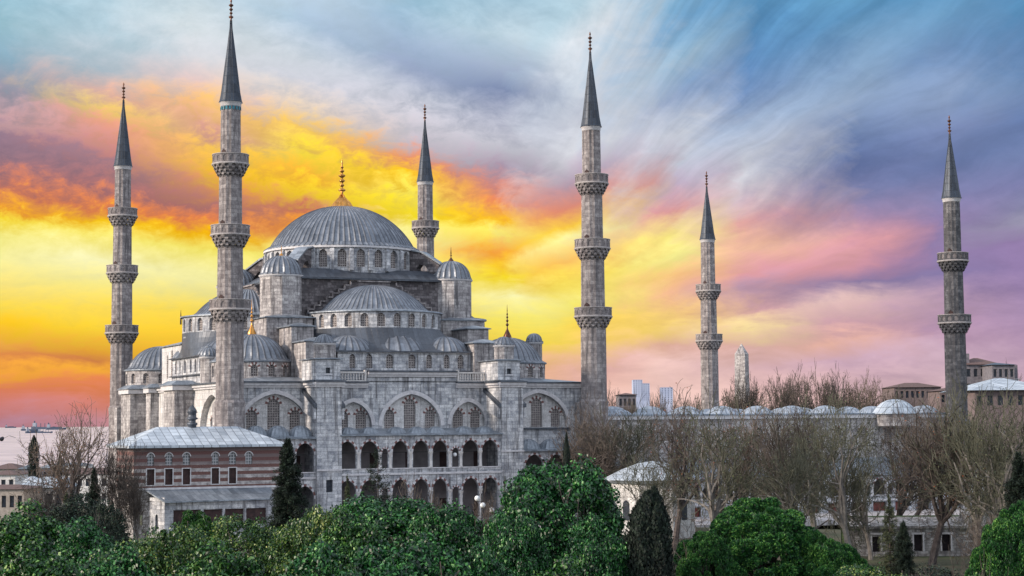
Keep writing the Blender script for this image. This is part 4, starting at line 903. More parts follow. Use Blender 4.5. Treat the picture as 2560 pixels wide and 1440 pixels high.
g = G(); fill(g, flat(-36.5, -38, .447, -.894), op(1.3, .22, 2.6, 4.0, .3), .15); g.build('window', 'window_dark', pf)
# ------------------------------------------------------------------ small white tomb with a low pyramid roof
c = at(1632, 1240, 212); TX, TY = c.x, c.y
TB = thing('tomb', 'small white polygonal building with a pale tent roof behind the dark cypress', 'tomb', (TX, TY, 1))
poly = [(TX + 5.1 * math.cos(PI / 8 + k * PI / 4 - yaw), TY + 5.1 * math.sin(PI / 8 + k * PI / 4 - yaw)) for k in range(8)]
g = G(); g.prism(poly, .5, 7.55); g.build('wall', 'pale_plaster', TB)
g = G(); g.lathe(TX, TY, [(5.3, 7.2), (5.75, 7.5), (5.75, 7.6)], 8, PI / 8 - yaw, PI / 8 - yaw + 2 * PI, sm=False); g.lathe(TX, TY, [(5.75, 7.6), (5.6, 7.75), (3.6, 8.75), (1.7, 9.45), (.6, 9.62), (.02, 9.7)], 32, mod=lambda j, k: (.05 if j % 2 else 0)); g.build('roof', 'lead_pale', TB)
for k in (4, 5, 6, 7):
    a, b = poly[k], poly[(k + 1) % 8]; d = math.dist(a, b); M = flat(a[0], a[1], (b[0] - a[0]) / d, (b[1] - a[1]) / d); g = G(); fill(g, M, op(d / 2, .5, 3.0, 4.8, .5), -.04); g.build('window', 'window_dark', TB)
# ------------------------------------------------------------------ old masonry wall, right foreground
a, b = at(2120, 1318, 190), at(2470, 1318, 190); d = Vector((b.x - a.x, b.y - a.y)); Lw = d.length; d /= Lw
OW = thing('ruined_wall', 'weathered masonry wall with three square openings at lower right', 'wall', (a.x, a.y, 0))
M = flat(a.x, a.y, d.x, d.y); oo = [op(Lw * .50, .45, .55, 2.3, .001, True), op(Lw * .70, .45, .55, 2.3, .001, True), op(Lw * .2, .4, .5, 2.1, .001, True)]
g = G(); wall(g, M, 0, Lw, -1.5, 2.95, oo, th=.6, back=True); g.build('wall', 'rubble', OW)
for o in oo:
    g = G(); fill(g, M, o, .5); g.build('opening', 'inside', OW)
    g = G(); band(g, M, o['c'] - .7, o['c'] + .7, 2.3, 2.5, .08); band(g, M, o['c'] - .62, o['c'] - .46, .55, 2.3, .06); band(g, M, o['c'] + .46, o['c'] + .62, .55, 2.3, .06); g.build('frame', 'trim', OW)
g = G(); band(g, M, -.3, Lw, 2.96, 3.2, .35, back=.9); g.build('coping', 'rubble', OW)
a2 = at(2120, 1300, 193); M3 = flat(a2.x, a2.y, d.x, d.y); n = 40; rr_ = random.Random(4); hh_ = [rr_.uniform(-.14, .14) for _ in range(n + 1)]; g = G()
for k in range(n):
    s0, s1 = Lw * k / n, Lw * (k + 1) / n; g.face([M3(s0, -1.5, 3.1), M3(s1, -1.5, 3.1), M3(s1, .8, 3.6 + hh_[k + 1]), M3(s0, .8, 3.6 + hh_[k])]); g.face([M3(s0, .8, 3.6 + hh_[k]), M3(s1, .8, 3.6 + hh_[k + 1]), M3(s1, 2.6, 3.85), M3(s0, 2.6, 3.85)])
g.build('broken_top', 'rubble', OW)
g = G(); p_ = [M3(.2, 2.4, 0), M3(Lw - 1, 2.4, 0), M3(Lw - 1, 5.5, 0), M3(.2, 5.5, 0)]; g.prism([(q_[0], q_[1]) for q_ in p_], -1, 3.84); tag(g.build('terrace', 'lawn'), kind='structure')
g = G(); c = at(2440, 1318, 192); g.lathe(c.x, c.y, [(1.9, -1), (1.9, 3.6), (1.7, 4.4), (1.0, 4.8), (.1, 4.9)], 14, sm=False); g.build('corner_stump', 'rubble', OW)
# dark red board on the grass terrace
c = at(2318, 1300, 200); SG = thing('notice_board', 'long dark red board with a pale frame on the grass above the ruined wall', 'board', (c.x, c.y, c.z))
Mb = flat(c.x - 1.6 * d.x, c.y - 1.6 * d.y, d.x, d.y); g = G(); wall(g, Mb, 0, 3.2, c.z - .3, c.z + .25, th=.08, back=True); g.build('panel', 'sign_red', SG); g = G(); band(g, Mb, -.05, 3.25, c.z + .25, c.z + .33, .04); band(g, Mb, -.05, 3.25, c.z - .38, c.z - .3, .04); g.build('frame', 'sign_edge', SG)
for s_ in (.3, 2.9): p = Mb(s_, .04, 0); g = G(); g.box(p[0] - .05, p[0] + .05, p[1] - .05, p[1] + .05, 0, c.z - .38); g.build('leg', 'black_metal', SG)
# ------------------------------------------------------------------ street lamp with white globes, hanging lantern
c = at(1204, 1250, 196); LP = thing('street_lamp', 'lamp post with three white globes before the lower arcade', 'street lamp', (c.x, c.y, 1.6))
g = G(); g.lathe(c.x, c.y, [(.16, 1.4), (.16, 1.8), (.07, 2.0), (.06, 6.6), (.1, 6.7)], 8); g.build('pole', 'black_metal', LP)
for px, py in ((1193, 1246), (1207, 1263), (1229, 1275)):
    q = at(px, py, 196); g = G(); g.lathe(q.x, q.y, [(.02, q.z - .3)] + [(.3 * math.sin(u), q.z - .3 * math.cos(u)) for u in np.linspace(.3, PI - .05, 8)], 14); g.build('globe', 'globe', LP)
    g = G(); n_ = 6
    for k in range(n_):
        x0, y0, z0 = c.x + (q.x - c.x) * k / n_, c.y + (q.y - c.y) * k / n_, q.z - .35; x1, y1 = c.x + (q.x - c.x) * (k + 1) / n_, c.y + (q.y - c.y) * (k + 1) / n_; g.face([(x0, y0, z0), (x1, y1, z0), (x1, y1, z0 + .06), (x0, y0, z0 + .06)])
    g.build('arm', 'black_metal', LP)
q = (4.25, -31.0, 10.35); LN = thing('hanging_lantern', 'round white lantern hanging in the narrow upper arch', 'lantern', q)
g = G(); g.lathe(q[0], q[1], [(.02, q[2] - .28)] + [(.26 * math.sin(u), q[2] - .26 * math.cos(u)) for u in np.linspace(.3, PI - .05, 8)], 14); g.build('globe', 'globe', LN); g = G(); g.lathe(q[0], q[1], [(.02, q[2] + .2), (.02, 11.3)], 6); g.build('chain', 'black_metal', LN)
# ------------------------------------------------------------------ lightning rod and gulls
def gull(x, y, z, yaw_, sc=1.0, fly=False, label='', mat='gull_dark', grp=None):
    o = thing('gull', label, 'bird', (x, y, z), grp); g = G(); n = 10
    body = [(.02, -.30), (.07, -.24), (.105, -.12), (.12, 0), (.10, .10), (.075, .17), (.085, .22), (.07, .28), (.02, .33)]
    c, s = math.cos(yaw_), math.sin(yaw_); rings = []
    tilt = .25 if not fly else 0.0
    for r_, t_ in body:
        ring = []
        for k in range(n):
            a = 2 * PI * k / n; lx, ly, lz = t_, r_ * math.cos(a), r_ * math.sin(a) + t_ * tilt + .22 + (.05 if t_ > .18 else 0)
            ring.append((x + sc * (lx * c - ly * s), y + sc * (lx * s + ly * c), z + sc * lz))
        rings.append(ring)
    for a, b in zip(rings[:-1], rings[1:]):
        for k in range(n): g.face([a[k], a[(k + 1) % n], b[(k + 1) % n], b[k]], sm=True)
    def pt(lx, ly, lz): return (x + sc * (lx * c - ly * s), y + sc * (lx * s + ly * c), z + sc * (lz + .22))
    for sg in (-1, 1):
        if fly:
            g.face([pt(.12, .08 * sg, .03), pt(-.12, .08 * sg, .03), pt(-.10, .38 * sg, .17), pt(.10, .40 * sg, .18)]); g.face([pt(.10, .40 * sg, .18), pt(-.10, .38 * sg, .17), pt(-.16, .78 * sg, .06), pt(-.06, .74 * sg, .09)])
        else: g.face([pt(.10, .11 * sg, .08), pt(.05, .125 * sg, -.02), pt(-.33, .05 * sg, -.10), pt(-.2, .09 * sg, .02)]); g.face([pt(.02, .04 * sg, -.1), pt(.05, .04 * sg, -.1), pt(.05, .04 * sg, -.24), pt(.02, .04 * sg, -.24)])
    g.face([pt(.30, .02, .10), pt(.30, -.02, .10), pt(.42, 0, .06)]); g.face([pt(-.26, .05, -.03), pt(-.26, -.05, -.03), pt(-.42, -.06, -.05), pt(-.42, .06, -.05)])
    g.build('body', mat, o, loc=(x, y, z)); return o
for px, py, w, lb in ((333, 962, 262, 'dark gull perched on the left roof edge, nearest the leftmost minaret'), (349, 962, 259, 'dark gull perched on the left roof edge, second from the leftmost minaret'), (272, 1014, 268, None)):
    if lb: q = at(px, py, w); gull(-24.3, (26.7 - 3 if px < 340 else 18.5), 19.72, 2.6, 1.2, False, lb, grp='gulls on the roof edge')
q = at(4, 1108, 60); gull(q.x, q.y, q.z, 1.2, .62, True, 'gull in flight cut off by the left edge, wings spread', 'gull_dark')
q = at(452, 800, 250); g = G(); g.lathe(q.x, q.y, [(.12, 28.2), (.1, 29.0), (.02, 30.2)], 6); tag(g.build('lightning_rod', 'black_metal'), 'short dark rod standing on the eave of the left half dome', 'rod')
# ------------------------------------------------------------------ obelisk
q = at(1856, 1000, 470); OX, OY = q.x, q.y; OB = thing('obelisk', 'tall tapering stone obelisk with a pointed tip behind the bare trees', 'obelisk', (OX, OY, 7))
g = G(); T_ = lambda r_, z: [(OX + r_ * math.cos(PI / 4 + k * PI / 2 - yaw - .5), OY + r_ * math.sin(PI / 4 + k * PI / 2 - yaw - .5), z) for k in range(4)]
lv = [T_(2.35, 7), T_(1.95, 31.6), T_(.06, 34.3)]
for a, b in zip(lv[:-1], lv[1:]):
    for k in range(4): g.face([a[k], a[(k + 1) % 4], b[(k + 1) % 4], b[k]])
g.build('shaft', 'ashlar_warm', OB); g = G(); 
for a, b in zip([T_(3.2, 4), T_(3.2, 9), ], [T_(3.2, 9), T_(2.3, 9.4)]):
    for k in range(4): g.face([a[k], a[(k + 1) % 4], b[(k + 1) % 4], b[k]])
g.build('pedestal', 'rubble', OB)
# ------------------------------------------------------------------ buildings beyond
def block(px0, px1, py_top, w, label, wallm, roofm, zb=None, rh=2.0, depth=14, rows=2, cols=5, name='building', ov=.5, hipx=4, group=None, wm='window_dark', ang=0.0, cat='building'):
    a, b = at(px0, py_top, w), at(px1, py_top, w); d = Vector((b.x - a.x, b.y - a.y)); Lb = d.length; d /= Lb
    if ang: d = Vector((d.x * math.cos(ang) - d.y * math.sin(ang), d.x * math.sin(ang) + d.y * math.cos(ang)))
    zt = a.z - rh; gz = min(ground_z(a.x, a.y), ground_z(b.x, b.y)) - 1 if zb is None else zb
    o = thing(name, label, cat, (a.x, a.y, gz), group); M = flat(a.x, a.y, d.x, d.y)
    ops = []
    zt_ = max(zt, gz + 2.5)
    hh = min(3.1, (zt_ - gz) / max(rows, 1))
    def pt(s, dd, z): return M(s, dd, z)
    g = G()
    for r_ in range(rows):
        z1 = zt_ - r_ * hh; z0 = z1 - hh if r_ < rows - 1 else gz
        row = [op((k + .5) * Lb / cols, min(.55, Lb / cols * .28), z1 - hh * .8, z1 - hh * .28, .001, True) for k in range(cols)]
        wall(g, M, 0, Lb, z0, z1, row, th=.25, step=6); ops += row
    for A_, B_ in (((Lb, 0), (Lb, depth)), ((Lb, depth), (0, depth)), ((0, depth), (0, 0))): 
        p, q = M(A_[0], A_[1], 0), M(B_[0], B_[1], 0); g.face([(p[0], p[1], gz), (q[0], q[1], gz), (q[0], q[1], zt_), (p[0], p[1], zt_)])
    wl = g.build('wall', wallm, o)
    for k in ops: g = G(); fill(g, M, k, .22); g.build('window', wm, wl)
    g = G(); hx = min(hipx, Lb * .45)
    e = [pt(-ov, -ov, zt_ + .02), pt(Lb + ov, -ov, zt_ + .02), pt(Lb + ov, depth + ov, zt_ + .02), pt(-ov, depth + ov, zt_ + .02)]; t_ = [pt(hx, depth * .46, zt_ + rh), pt(Lb - hx, depth * .46, zt_ + rh), pt(Lb - hx, depth * .54, zt_ + rh), pt(hx, depth * .54, zt_ + rh)]
    for k in range(4):
        j = (k + 1) % 4; g.face([e[k], e[j], t_[j], t_[k]], uv=[(0, 0), (Lb, 0), (Lb - 2, 5), (2, 5)])
    g.face(t_); g.face(e[::-1]); g.build('roof', roofm, o); return o, M, Lb, zt_
GR = 'buildings beyond the courtyard'
o, M, Lb, zt = block(2412, 2500, 893, 380, 'dark many balconied house with broken rooflines right of the rightmost minaret', 'render_grey', 'roof_tile', 6, 1.6, 12, 4, 5, 'house', group=None)
g = G(); M_ = M
for s0, s1, z0, z1, dd in ((-.8, 1.2, zt - 2, zt + 2.4, 1), (5.5, 10.4, zt - 3.8, zt - .2, -2.2), (5.0, 10.8, zt - 8, zt - 4.6, -2.6)):
    p = [M_(s0, dd, 0), M_(s1, dd, 0), M_(s1, dd + 4, 0), M_(s0, dd + 4, 0)]; g.prism([(q[0], q[1]) for q in p], z0, z1)
g.build('bay', 'render_grey', o)
for z0 in (zt - 3.2, zt - 6.4):
    g = G()
    for k in range(12): p = M_(5.3 + k * .45, -3.0, 0); g.box(p[0] - .05, p[0] + .05, p[1] - .05, p[1] + .05, z0 - 1.2, z0)
    p = [M_(5.1, -3.2, 0), M_(10.6, -3.2, 0), M_(10.6, -2.9, 0), M_(5.1, -2.9, 0)]; g.prism([(q[0], q[1]) for q in p], z0, z0 + .15); p = [M_(5.1, -3.2, 0), M_(10.6, -3.2, 0), M_(10.6, 1, 0), M_(5.1, 1, 0)]; g.prism([(q[0], q[1]) for q in p], z0 - 1.4, z0 - 1.2); g.build('balcony', 'trim', o)
block(2480, 2536, 905, 372, 'grey corner house with a flat roof beside the dark balconied house', 'render_grey', 'lead_dark', 6, .6, 12, 4, 4, 'house')
block(2235, 2352, 956, 430, 'long low house under a dull red roof left of the rightmost minaret', 'render_pink', 'roof_tile', 8, 1.2, 14, 1, 9, 'house')
block(2350, 2440, 966, 400, 'low pink house partly behind the rightmost minaret', 'render_pink', 'roof_tile', 8, 1.0, 12, 1, 6, 'house')
block(2436, 2640, 943, 300, 'broad hipped lead roof of a pinkish hall at the right edge', 'render_pink', 'lead_pale', 6, 2.2, 20, 1, 8, 'hall', 1.0, 9, cat='hall')
block(1546, 1590, 982, 420, 'flat dark roof between the front wall minaret and the two far towers', 'render_grey', 'roof_tile', 8, .5, 10, 1, 4, 'house')
for px0, px1, py, lb in ((1582, 1606, 949, 'tallest of the hazy blue towers on the skyline'), (1604, 1624, 958, 'narrow hazy blue tower just right of the tallest one'), (1652, 1682, 968, 'hazy blue tower block apart from the other two on the skyline')):
    block(px0, px1, py, 2600, lb, 'far_tower', 'far_tower', 0, .5, 22, 8, 4, 'tower_block', .3, 1, 'hazy tower blocks on the skyline', 'ship_hull', cat='tower block')
# left: roofs of the town above the sea
TW = 'low town houses above the sea at the left'
block(-40, 38, 1178, 330, 'white house with a red strip along its eave at the left edge', 'render_white', 'roof_tile', -6, .7, 12, 2, 4, 'house', .4, 3, TW)
block(-30, 46, 1160, 420, 'small cream house with an orange roof behind the white one at left edge', 'render_cream', 'roof_tile', -10, 1.2, 12, 2, 6, 'house', .4, 4, TW)
block(44, 72, 1164, 400, 'narrow grey house just left of the slim cypress', 'render_grey', 'lead_dark', -10, .8, 10, 2, 3, 'house', .3, 1, TW)
block(96, 140, 1160, 430, 'grey blue house just right of the slim cypress', 'render_grey', 'lead', -10, 1.0, 10, 2, 4, 'house', .3, 2, TW)
block(118, 215, 1158, 520, 'long pale building on the shore behind the bare tree', 'render_white', 'lead_dark', -14, .8, 10, 2, 9, 'house', .3, 2, TW)
block(150, 270, 1172, 380, 'low house with a dark roof under the bare tree at left', 'render_white', 'roof_tile', -10, 1.2, 12, 2, 6, 'house', .3, 2, TW)
block(-60, 60, 1215, 250, 'cream wall with red capping in the lower left corner', 'render_cream', 'roof_tile', -4, .5, 10, 2, 6, 'house', .3, 2, TW)
o, M, Lb, zt = block(36, 160, 1198, 270, 'old bath house with a long vaulted lead roof', 'rubble', 'lead_pale', -4, 1.3, 9, 1, 5, 'bath_house', .5, 2.2, cat='bath house')
for k in range(3): p = M(1.5 + k * 2.4, 4.4, 0); g = G(); g.dome(p[0], p[1], zt + .9, 1.2, .7, 14, rings=6, rib=.04, skirt=.1); g.build('small_dome', 'lead_pale', o)
# ------------------------------------------------------------------ ships
def ship(px, py, Ls, label, kind=0, hd=0.0):
    w = (CAM.z + 31) / (py - 1066.5) * FPX; q = at(px, py, w); z0 = -31.2; o = thing('ship', label, 'ship', (q.x, q.y, z0), 'ships anchored on the sea')
    th = -yaw + hd; c, s = math.cos(th), math.sin(th)
    def pt(a, b, z): return (q.x + a * c - b * s, q.y + a * s + b * c, z0 + z)
    Ls *= 1.6; H = Ls * .085; Wd = Ls * .09; g = G(); st = [(-.5, .6), (-.45, 1), (.35, 1), (.45, .6), (.52, .02)]
    for (a0, w0), (a1, w1) in zip(st[:-1], st[1:]):
        b0, b1 = w0 * Wd, w1 * Wd; h0, h1 = H * (1.3 if abs(a0) > .42 else 1), H * (1.3 if abs(a1) > .42 else 1)
        for sg in (-1, 1): g.face([pt(a0 * Ls, sg * b0, 0), pt(a1 * Ls, sg * b1, 0), pt(a1 * Ls, sg * b1, h1), pt(a0 * Ls, sg * b0, h0)])
        g.face([pt(a0 * Ls, -b0, h0), pt(a1 * Ls, -b1, h1), pt(a1 * Ls, b1, h1), pt(a0 * Ls, b0, h0)])
    g.face([pt(-.5 * Ls, -.6 * Wd, 0), pt(-.5 * Ls, .6 * Wd, 0), pt(-.5 * Ls, .6 * Wd, H * 1.3), pt(-.5 * Ls, -.6 * Wd, H * 1.3)]); g.build('hull', 'ship_hull', o)
    def bx(a0, a1, b, z0_, z1_, nm, m_='ship_house'):
        g = G(); g.prism([pt(a0 * Ls, -b * Wd, 0)[:2], pt(a1 * Ls, -b * Wd, 0)[:2], pt(a1 * Ls, b * Wd, 0)[:2], pt(a0 * Ls, b * Wd, 0)[:2]], z0 + z0_, z0 + z1_); g.build(nm, m_, o)
    bx(-.44, -.30, .8, H * 1.02, H * 3.2, 'bridge'); bx(-.40, -.36, .3, H * 3.2, H * 4.2, 'funnel', 'ship_hull')
    if kind: 
        for a in (-.12, .06, .24): bx(a, a + .02, .15, H, H * 3.0, 'crane', 'ship_hull')
    else: bx(-.2, .3, .7, H * 1.0, H * 1.7, 'cargo', 'ship_hull')
ship(26, 1070.5, 190, 'single blocky ship nearest the left edge of the sea', 0, .2)
ship(75, 1078, 110, 'long low freighter at the left end of the cluster', 1, .1)
ship(108, 1074.5, 210, 'largest ship in the cluster with cranes on deck', 1, -.1)
ship(85, 1084, 70, 'small nearer ship below the cluster', 0, .5)
ship(112, 1084, 60, 'small barge to the right of the nearer ship', 1, .1)
ship(140, 1076, 150, 'ship at the right end of the cluster, partly behind branches', 0, 0.0)

# ------------------------------------------------------------------ trees
def fastmesh(name, V_, nper, mats, mi=None):
    """V_: (faces*nper, 3) separate faces of nper corners each"""
    me = bpy.data.meshes.new(name); n = len(V_) // nper
    me.vertices.add(len(V_)); me.vertices.foreach_set('co', V_.astype(np.float32).ravel())
    me.loops.add(len(V_)); me.loops.foreach_set('vertex_index', np.arange(len(V_), dtype=np.int32))
    me.polygons.add(n); me.polygons.foreach_set('loop_start', (np.arange(n) * nper).astype(np.int32))
    if mi is not None: me.polygons.foreach_set('material_index', mi.astype(np.int32))
    me.update(calc_edges=True)
    for m_ in mats: me.materials.append(MATS[m_])
    return me
def unit(a): return a / (np.linalg.norm(a, axis=-1, keepdims=True) + 1e-9)
def leaves(C_, Nrm, size, wid, rng, rag=.8):
    """one rhombic leaf per centre, facing roughly outward"""
    n = len(C_); N_ = unit(Nrm + rng.normal(0, rag, (n, 3))); T_ = unit(np.cross(N_, rng.normal(0, 1, (n, 3)))); B_ = np.cross(N_, T_)
    L = size * rng.uniform(.65, 1.3, (n, 1)); Wd = wid * rng.uniform(.7, 1.2, (n, 1))
    return np.stack([C_ - T_ * L / 2, C_ + B_ * Wd / 2 + N_ * Wd * .15, C_ + T_ * L / 2, C_ - B_ * Wd / 2 + N_ * Wd * .15], 1).reshape(-1, 3)
def tubes(seg):
    """seg rows: x0 y0 z0 x1 y1 z1 r0 r1 -> three-sided (thin) or six-sided (stout) prisms"""
    seg = np.array(seg, float); out = []
    for stout in (False, True):
        s = seg[(seg[:, 6] > .09) == stout]
        if not len(s): continue
        k = 6 if stout else 3; p0, p1 = s[:, :3], s[:, 3:6]; d = unit(p1 - p0); a = unit(np.cross(d, np.array([.3, .9, .1]))); b = np.cross(d, a)
        ring = lambda p, r_, th: p + (a * math.cos(th) + b * math.sin(th)) * r_[:, None]
        for j in range(k):
            t0, t1 = 2 * PI * j / k, 2 * PI * (j + 1) / k
            out.append(np.stack([ring(p0, s[:, 6], t0), ring(p0, s[:, 6], t1), ring(p1, s[:, 7], t1), ring(p1, s[:, 7], t0)], 1).reshape(-1, 3))
    return np.concatenate(out)
def lumpy(n, R_, H0, H1, rng, top=.75, lump=.18):
    """points over an uneven crown between heights H0 and H1, denser towards the top; returns centre and outward direction"""
    u = rng.uniform(-1, 1, n * 3); u = u[(rng.uniform(0, 1, n * 3) < .35 + .65 * (u + 1) / 2)][:n]; n = len(u)
    ph = rng.uniform(0, 2 * PI, n); rr = np.sqrt(1 - u * u)
    d = np.stack([rr * np.cos(ph), rr * np.sin(ph), u], 1)
    k = rng.normal(0, 1, (6, 3)) * 2.2; of = rng.uniform(0, 6, 6); f = 1 + lump * sum(np.sin(d @ k[i] + of[i]) for i in range(6)) / 2
    f = f * rng.uniform(.78, 1.0, n) ** 1
    c = d * f[:, None] * np.array([R_, R_, (H1 - H0) / 2]) + np.array([0, 0, (H0 + H1) / 2])
    return c, unit(d * np.array([1 / R_, 1 / R_, 2 / (H1 - H0)]))
def branchy(rng, H, R_, n0=5, trunk_h=.22, r0=.28, depth=5, spread=.55, rise=.55, kids=(2, 3), lf=.72, twig=.012, jit=.25, sway=0.0, minlen=.0):
    """recursive limbs of a leafless tree"""
    seg = []; tips = []
    def grow(p, d, L, r_, lev):
        q = p; nseg = 3 if lev < 3 else 2
        for k in range(nseg):
            d = unit(d + rng.normal(0, jit * (.35 if lev == 0 else .6), 3) + np.array([0, 0, .06 if lev > 0 else 0])); q2 = q + d * L / nseg
            ra, rb = r_ * (1 - .28 * k / nseg), r_ * (1 - .28 * (k + 1) / nseg); seg.append([*q, *q2, ra, rb])
            if lev >= 1 and lev < depth and k < nseg - 1 and rng.random() < .75:
                dd = unit(d + rng.normal(0, spread * .9, 3)); grow(q2, dd, L * lf * .8, max(rb * .5, twig), lev + 1 if lev + 1 <= depth else depth)
            q = q2
        if lev >= depth: tips.append((q, d)); return
        m_ = rng.integers(kids[0], kids[1] + 1) if lev > 0 else n0
        base = rng.uniform(0, 2 * PI)
        for k in range(m_):
            a = base + 2 * PI * k / m_ + rng.normal(0, .3); side = np.array([math.cos(a), math.sin(a), 0])
            ax = unit(np.cross(d, side) + 1e-6); sp_ = spread * rng.uniform(.5, 1.2) * (1.0 if lev else .9)
            dd = unit(d * math.cos(sp_) + np.cross(ax, d) * math.sin(sp_) + np.array([0, 0, rise * .35])); grow(q, dd, L * lf * rng.uniform(.8, 1.15) * (1.0 if lev else 1.15), max(r_ * .66 * rng.uniform(.75, 1), twig), lev + 1)
    grow(np.zeros(3), np.array([sway, 0, 1.0]), H * trunk_h, r0, 0)
    s = np.array(seg); top = s[:, [2, 5]].max(); wd = np.percentile(np.abs(s[:, [0, 1, 3, 4]]), 99.5)
    s[:, [2, 5]] *= H / top; s[:, [0, 1, 3, 4]] *= R_ / wd
    tp = np.array([t_[0] for t_ in tips]); tp[:, 2] *= H / top; tp[:, :2] *= R_ / wd
    return s, tp, np.array([t_[1] for t_ in tips])
PROTO = {}
def proto(kind, parts): PROTO[kind] = parts          # parts: list of (name, mesh)
USED = set()
def plant(kind, px, py, w, wpx, label, cat='tree', name='tree', group=None, base=None, rot=None, hscale=None):
    """stand a tree: its tip where the photo shows it at that distance, its foot on the ground"""
    if kind.startswith('plane'): wpx = wpx * (1.35 if px > 1400 else 1.2); py -= 16 if px > 1400 else 0
    if kind.startswith('laurel') and px < 1250: py -= 10
    q = at(px, py, w); gz = ground_z(q.x, q.y) if base is None else base
    H = q.z - gz; Rr = wpx * w / FPX / 2; k = PROTO[kind]; o = bpy.data.objects.new(name, None); COL.objects.link(o); o.location = (q.x, q.y, gz - .1)
    sc = (Rr / k['R'], Rr / k['R'], H / k['H']); o.scale = sc; o.rotation_euler = (0, 0, rng_rot.uniform(0, 6.28) if rot is None else rot); tag(o, label, cat, group)
    for nm, me in k['parts']:
        c = bpy.data.objects.new(nm, me); COL.objects.link(c); c.parent = o
    return o
rng_rot = np.random.default_rng(5)
# leafy kinds, 12 m tall and 4 m in radius
def make_leafy(kind, mat, seed, n=52000, leaf=.24, lw=.145, lump=.2, clump=.62, R_=4.0, H=12.0, rag=.8, bark='bark', nclump=330):
    rng = np.random.default_rng(seed); c, nn = lumpy(nclump, R_, 2.6, H, rng, lump=lump); nc = len(c)
    rad = clump * rng.uniform(.4, 1.7, nc)
    who = rng.integers(0, nc, n); d = unit(rng.normal(0, 1, (n, 3)) + nn[who] * .7); rr = rng.uniform(.45, 1.12, (n, 1)) + (rng.uniform(0, 1, (n, 1)) > .97) * .25
    C_ = c[who] + d * rad[who][:, None] * rr * np.array([1, 1, .85])
    V_ = leaves(C_, d + np.array([0, 0, .35]), leaf, lw, rng, rag); V_[:, 2] += H - V_[:, 2].max()
    s, _, _ = branchy(rng, H * .9, R_ * .85, 5, .25, .24, 3, .5)
    proto(kind, dict(H=H, R=R_, parts=[('crown', fastmesh('crown_' + kind, V_, 4, [mat])), ('trunk', fastmesh('trunk_' + kind, tubes(s), 4, [bark]))]))
make_leafy('laurel_a', 'leaf_green', 21); make_leafy('laurel_b', 'leaf_deep', 22); make_leafy('laurel_c', 'leaf_yellow', 23, 50000, .23, .13, .22, .7)
make_leafy('laurel_d', 'leaf_deep', 24, 60000, .25, .145, .13, .6); make_leafy('bush_dark', 'leaf_dark', 25, 22000, .3, .16, .25, .8)
# umbrella pines: tufts packed into separate round cushions
def make_pine(kind, mat, seed, nclump=340, per=420, R_=5.0, H=12.0):
    rng = np.random.default_rng(seed); c, nn = lumpy(nclump, R_ * .9, 5.0, H - .3, rng, lump=.13); nc = len(c); rad = rng.uniform(.38, .72, nc); n = nc * per
    who = np.repeat(np.arange(nc), per); d = unit(rng.normal(0, 1, (n, 3)) + nn[who] * .5 + np.array([0, 0, .35])); C_ = c[who] + d * rad[who][:, None] * rng.uniform(.8, 1.03, (n, 1)) * np.array([1, 1, .8])
    V_ = leaves(C_, np.cross(d, rng.normal(0, 1, (n, 3))),   .22, .085, rng, .35); V_[:, 2] += H - V_[:, 2].max()
    s, _, _ = branchy(rng, H * .93, R_ * .8, 6, .4, .26, 3, .6)
    proto(kind, dict(H=H, R=R_, parts=[('crown', fastmesh('crown_' + kind, V_, 4, [mat])), ('trunk', fastmesh('trunk_' + kind, tubes(s), 4, ['bark']))]))
make_pine('pine_a', 'leaf_pine', 31); make_pine('pine_b', 'leaf_green', 32, 240, 380, 4.0)
# columnar cypress, several close upright spires
def make_cypress(kind, mat, seed, spires, n=26000, H=12.0, R_=1.2, leaf=.17):
    rng = np.random.default_rng(seed); L_ = []; per = n // len(spires)
    for (x, y, top, r_) in spires:
        z = rng.uniform(0.03, 1, per) ** .85; prof = r_ * np.minimum(1, (1 - z) * 7.0) ** .7 * np.minimum(1, .6 + z * 2); a = rng.uniform(0, 2 * PI, per)
        k = 1 + .16 * np.sin(a * 5 + z * 19) + .12 * np.sin(a * 3 - z * 31); q = prof * k * rng.uniform(.7, 1.05, per)
        C_ = np.stack([x + q * np.cos(a), y + q * np.sin(a), z * top], 1); d = np.stack([np.cos(a), np.sin(a), np.full(per, .9)], 1); N_ = unit(np.stack([np.cos(a), np.sin(a), np.full(per, .1)], 1) + rng.normal(0, .5, (per, 3)))
        T_ = unit(d * np.array([.35, .35, 1]) + rng.normal(0, .25, (per, 3))); B_ = np.cross(N_, T_); l = leaf * rng.uniform(.7, 1.6, (per, 1)); w_ = .07 * rng.uniform(.7, 1.3, (per, 1))
        L_.append(np.stack([C_ - T_ * l / 2, C_ + B_ * w_, C_ + T_ * l / 2, C_ - B_ * w_], 1).reshape(-1, 3))
    V_ = np.concatenate(L_); s = [[x, y, 0, x, y, top * .85, .12, .03] for x, y, top, r_ in spires]
    proto(kind, dict(H=H, R=R_, parts=[('crown', fastmesh('crown_' + kind, V_, 4, [mat])), ('trunk', fastmesh('trunk_' + kind, tubes(s), 4, ['bark']))]))
make_cypress('cypress_many', 'leaf_cypress', 41, [(-.40, -.1, 11.7, .72), (.0, .3, 12, .74), (.40, -.1, 11.8, .72), (0, -.5, 11.3, .8), (.66, .3, 11.4, .62), (-.66, .2, 11.4, .62), (.5, -.5, 11.1, .62), (-.5, -.45, 11.1, .62), (0, .6, 11.2, .6)], 66000)
make_cypress('cypress_slim', 'leaf_cypress', 42, [(0, 0, 12, 1.15)], 14000)
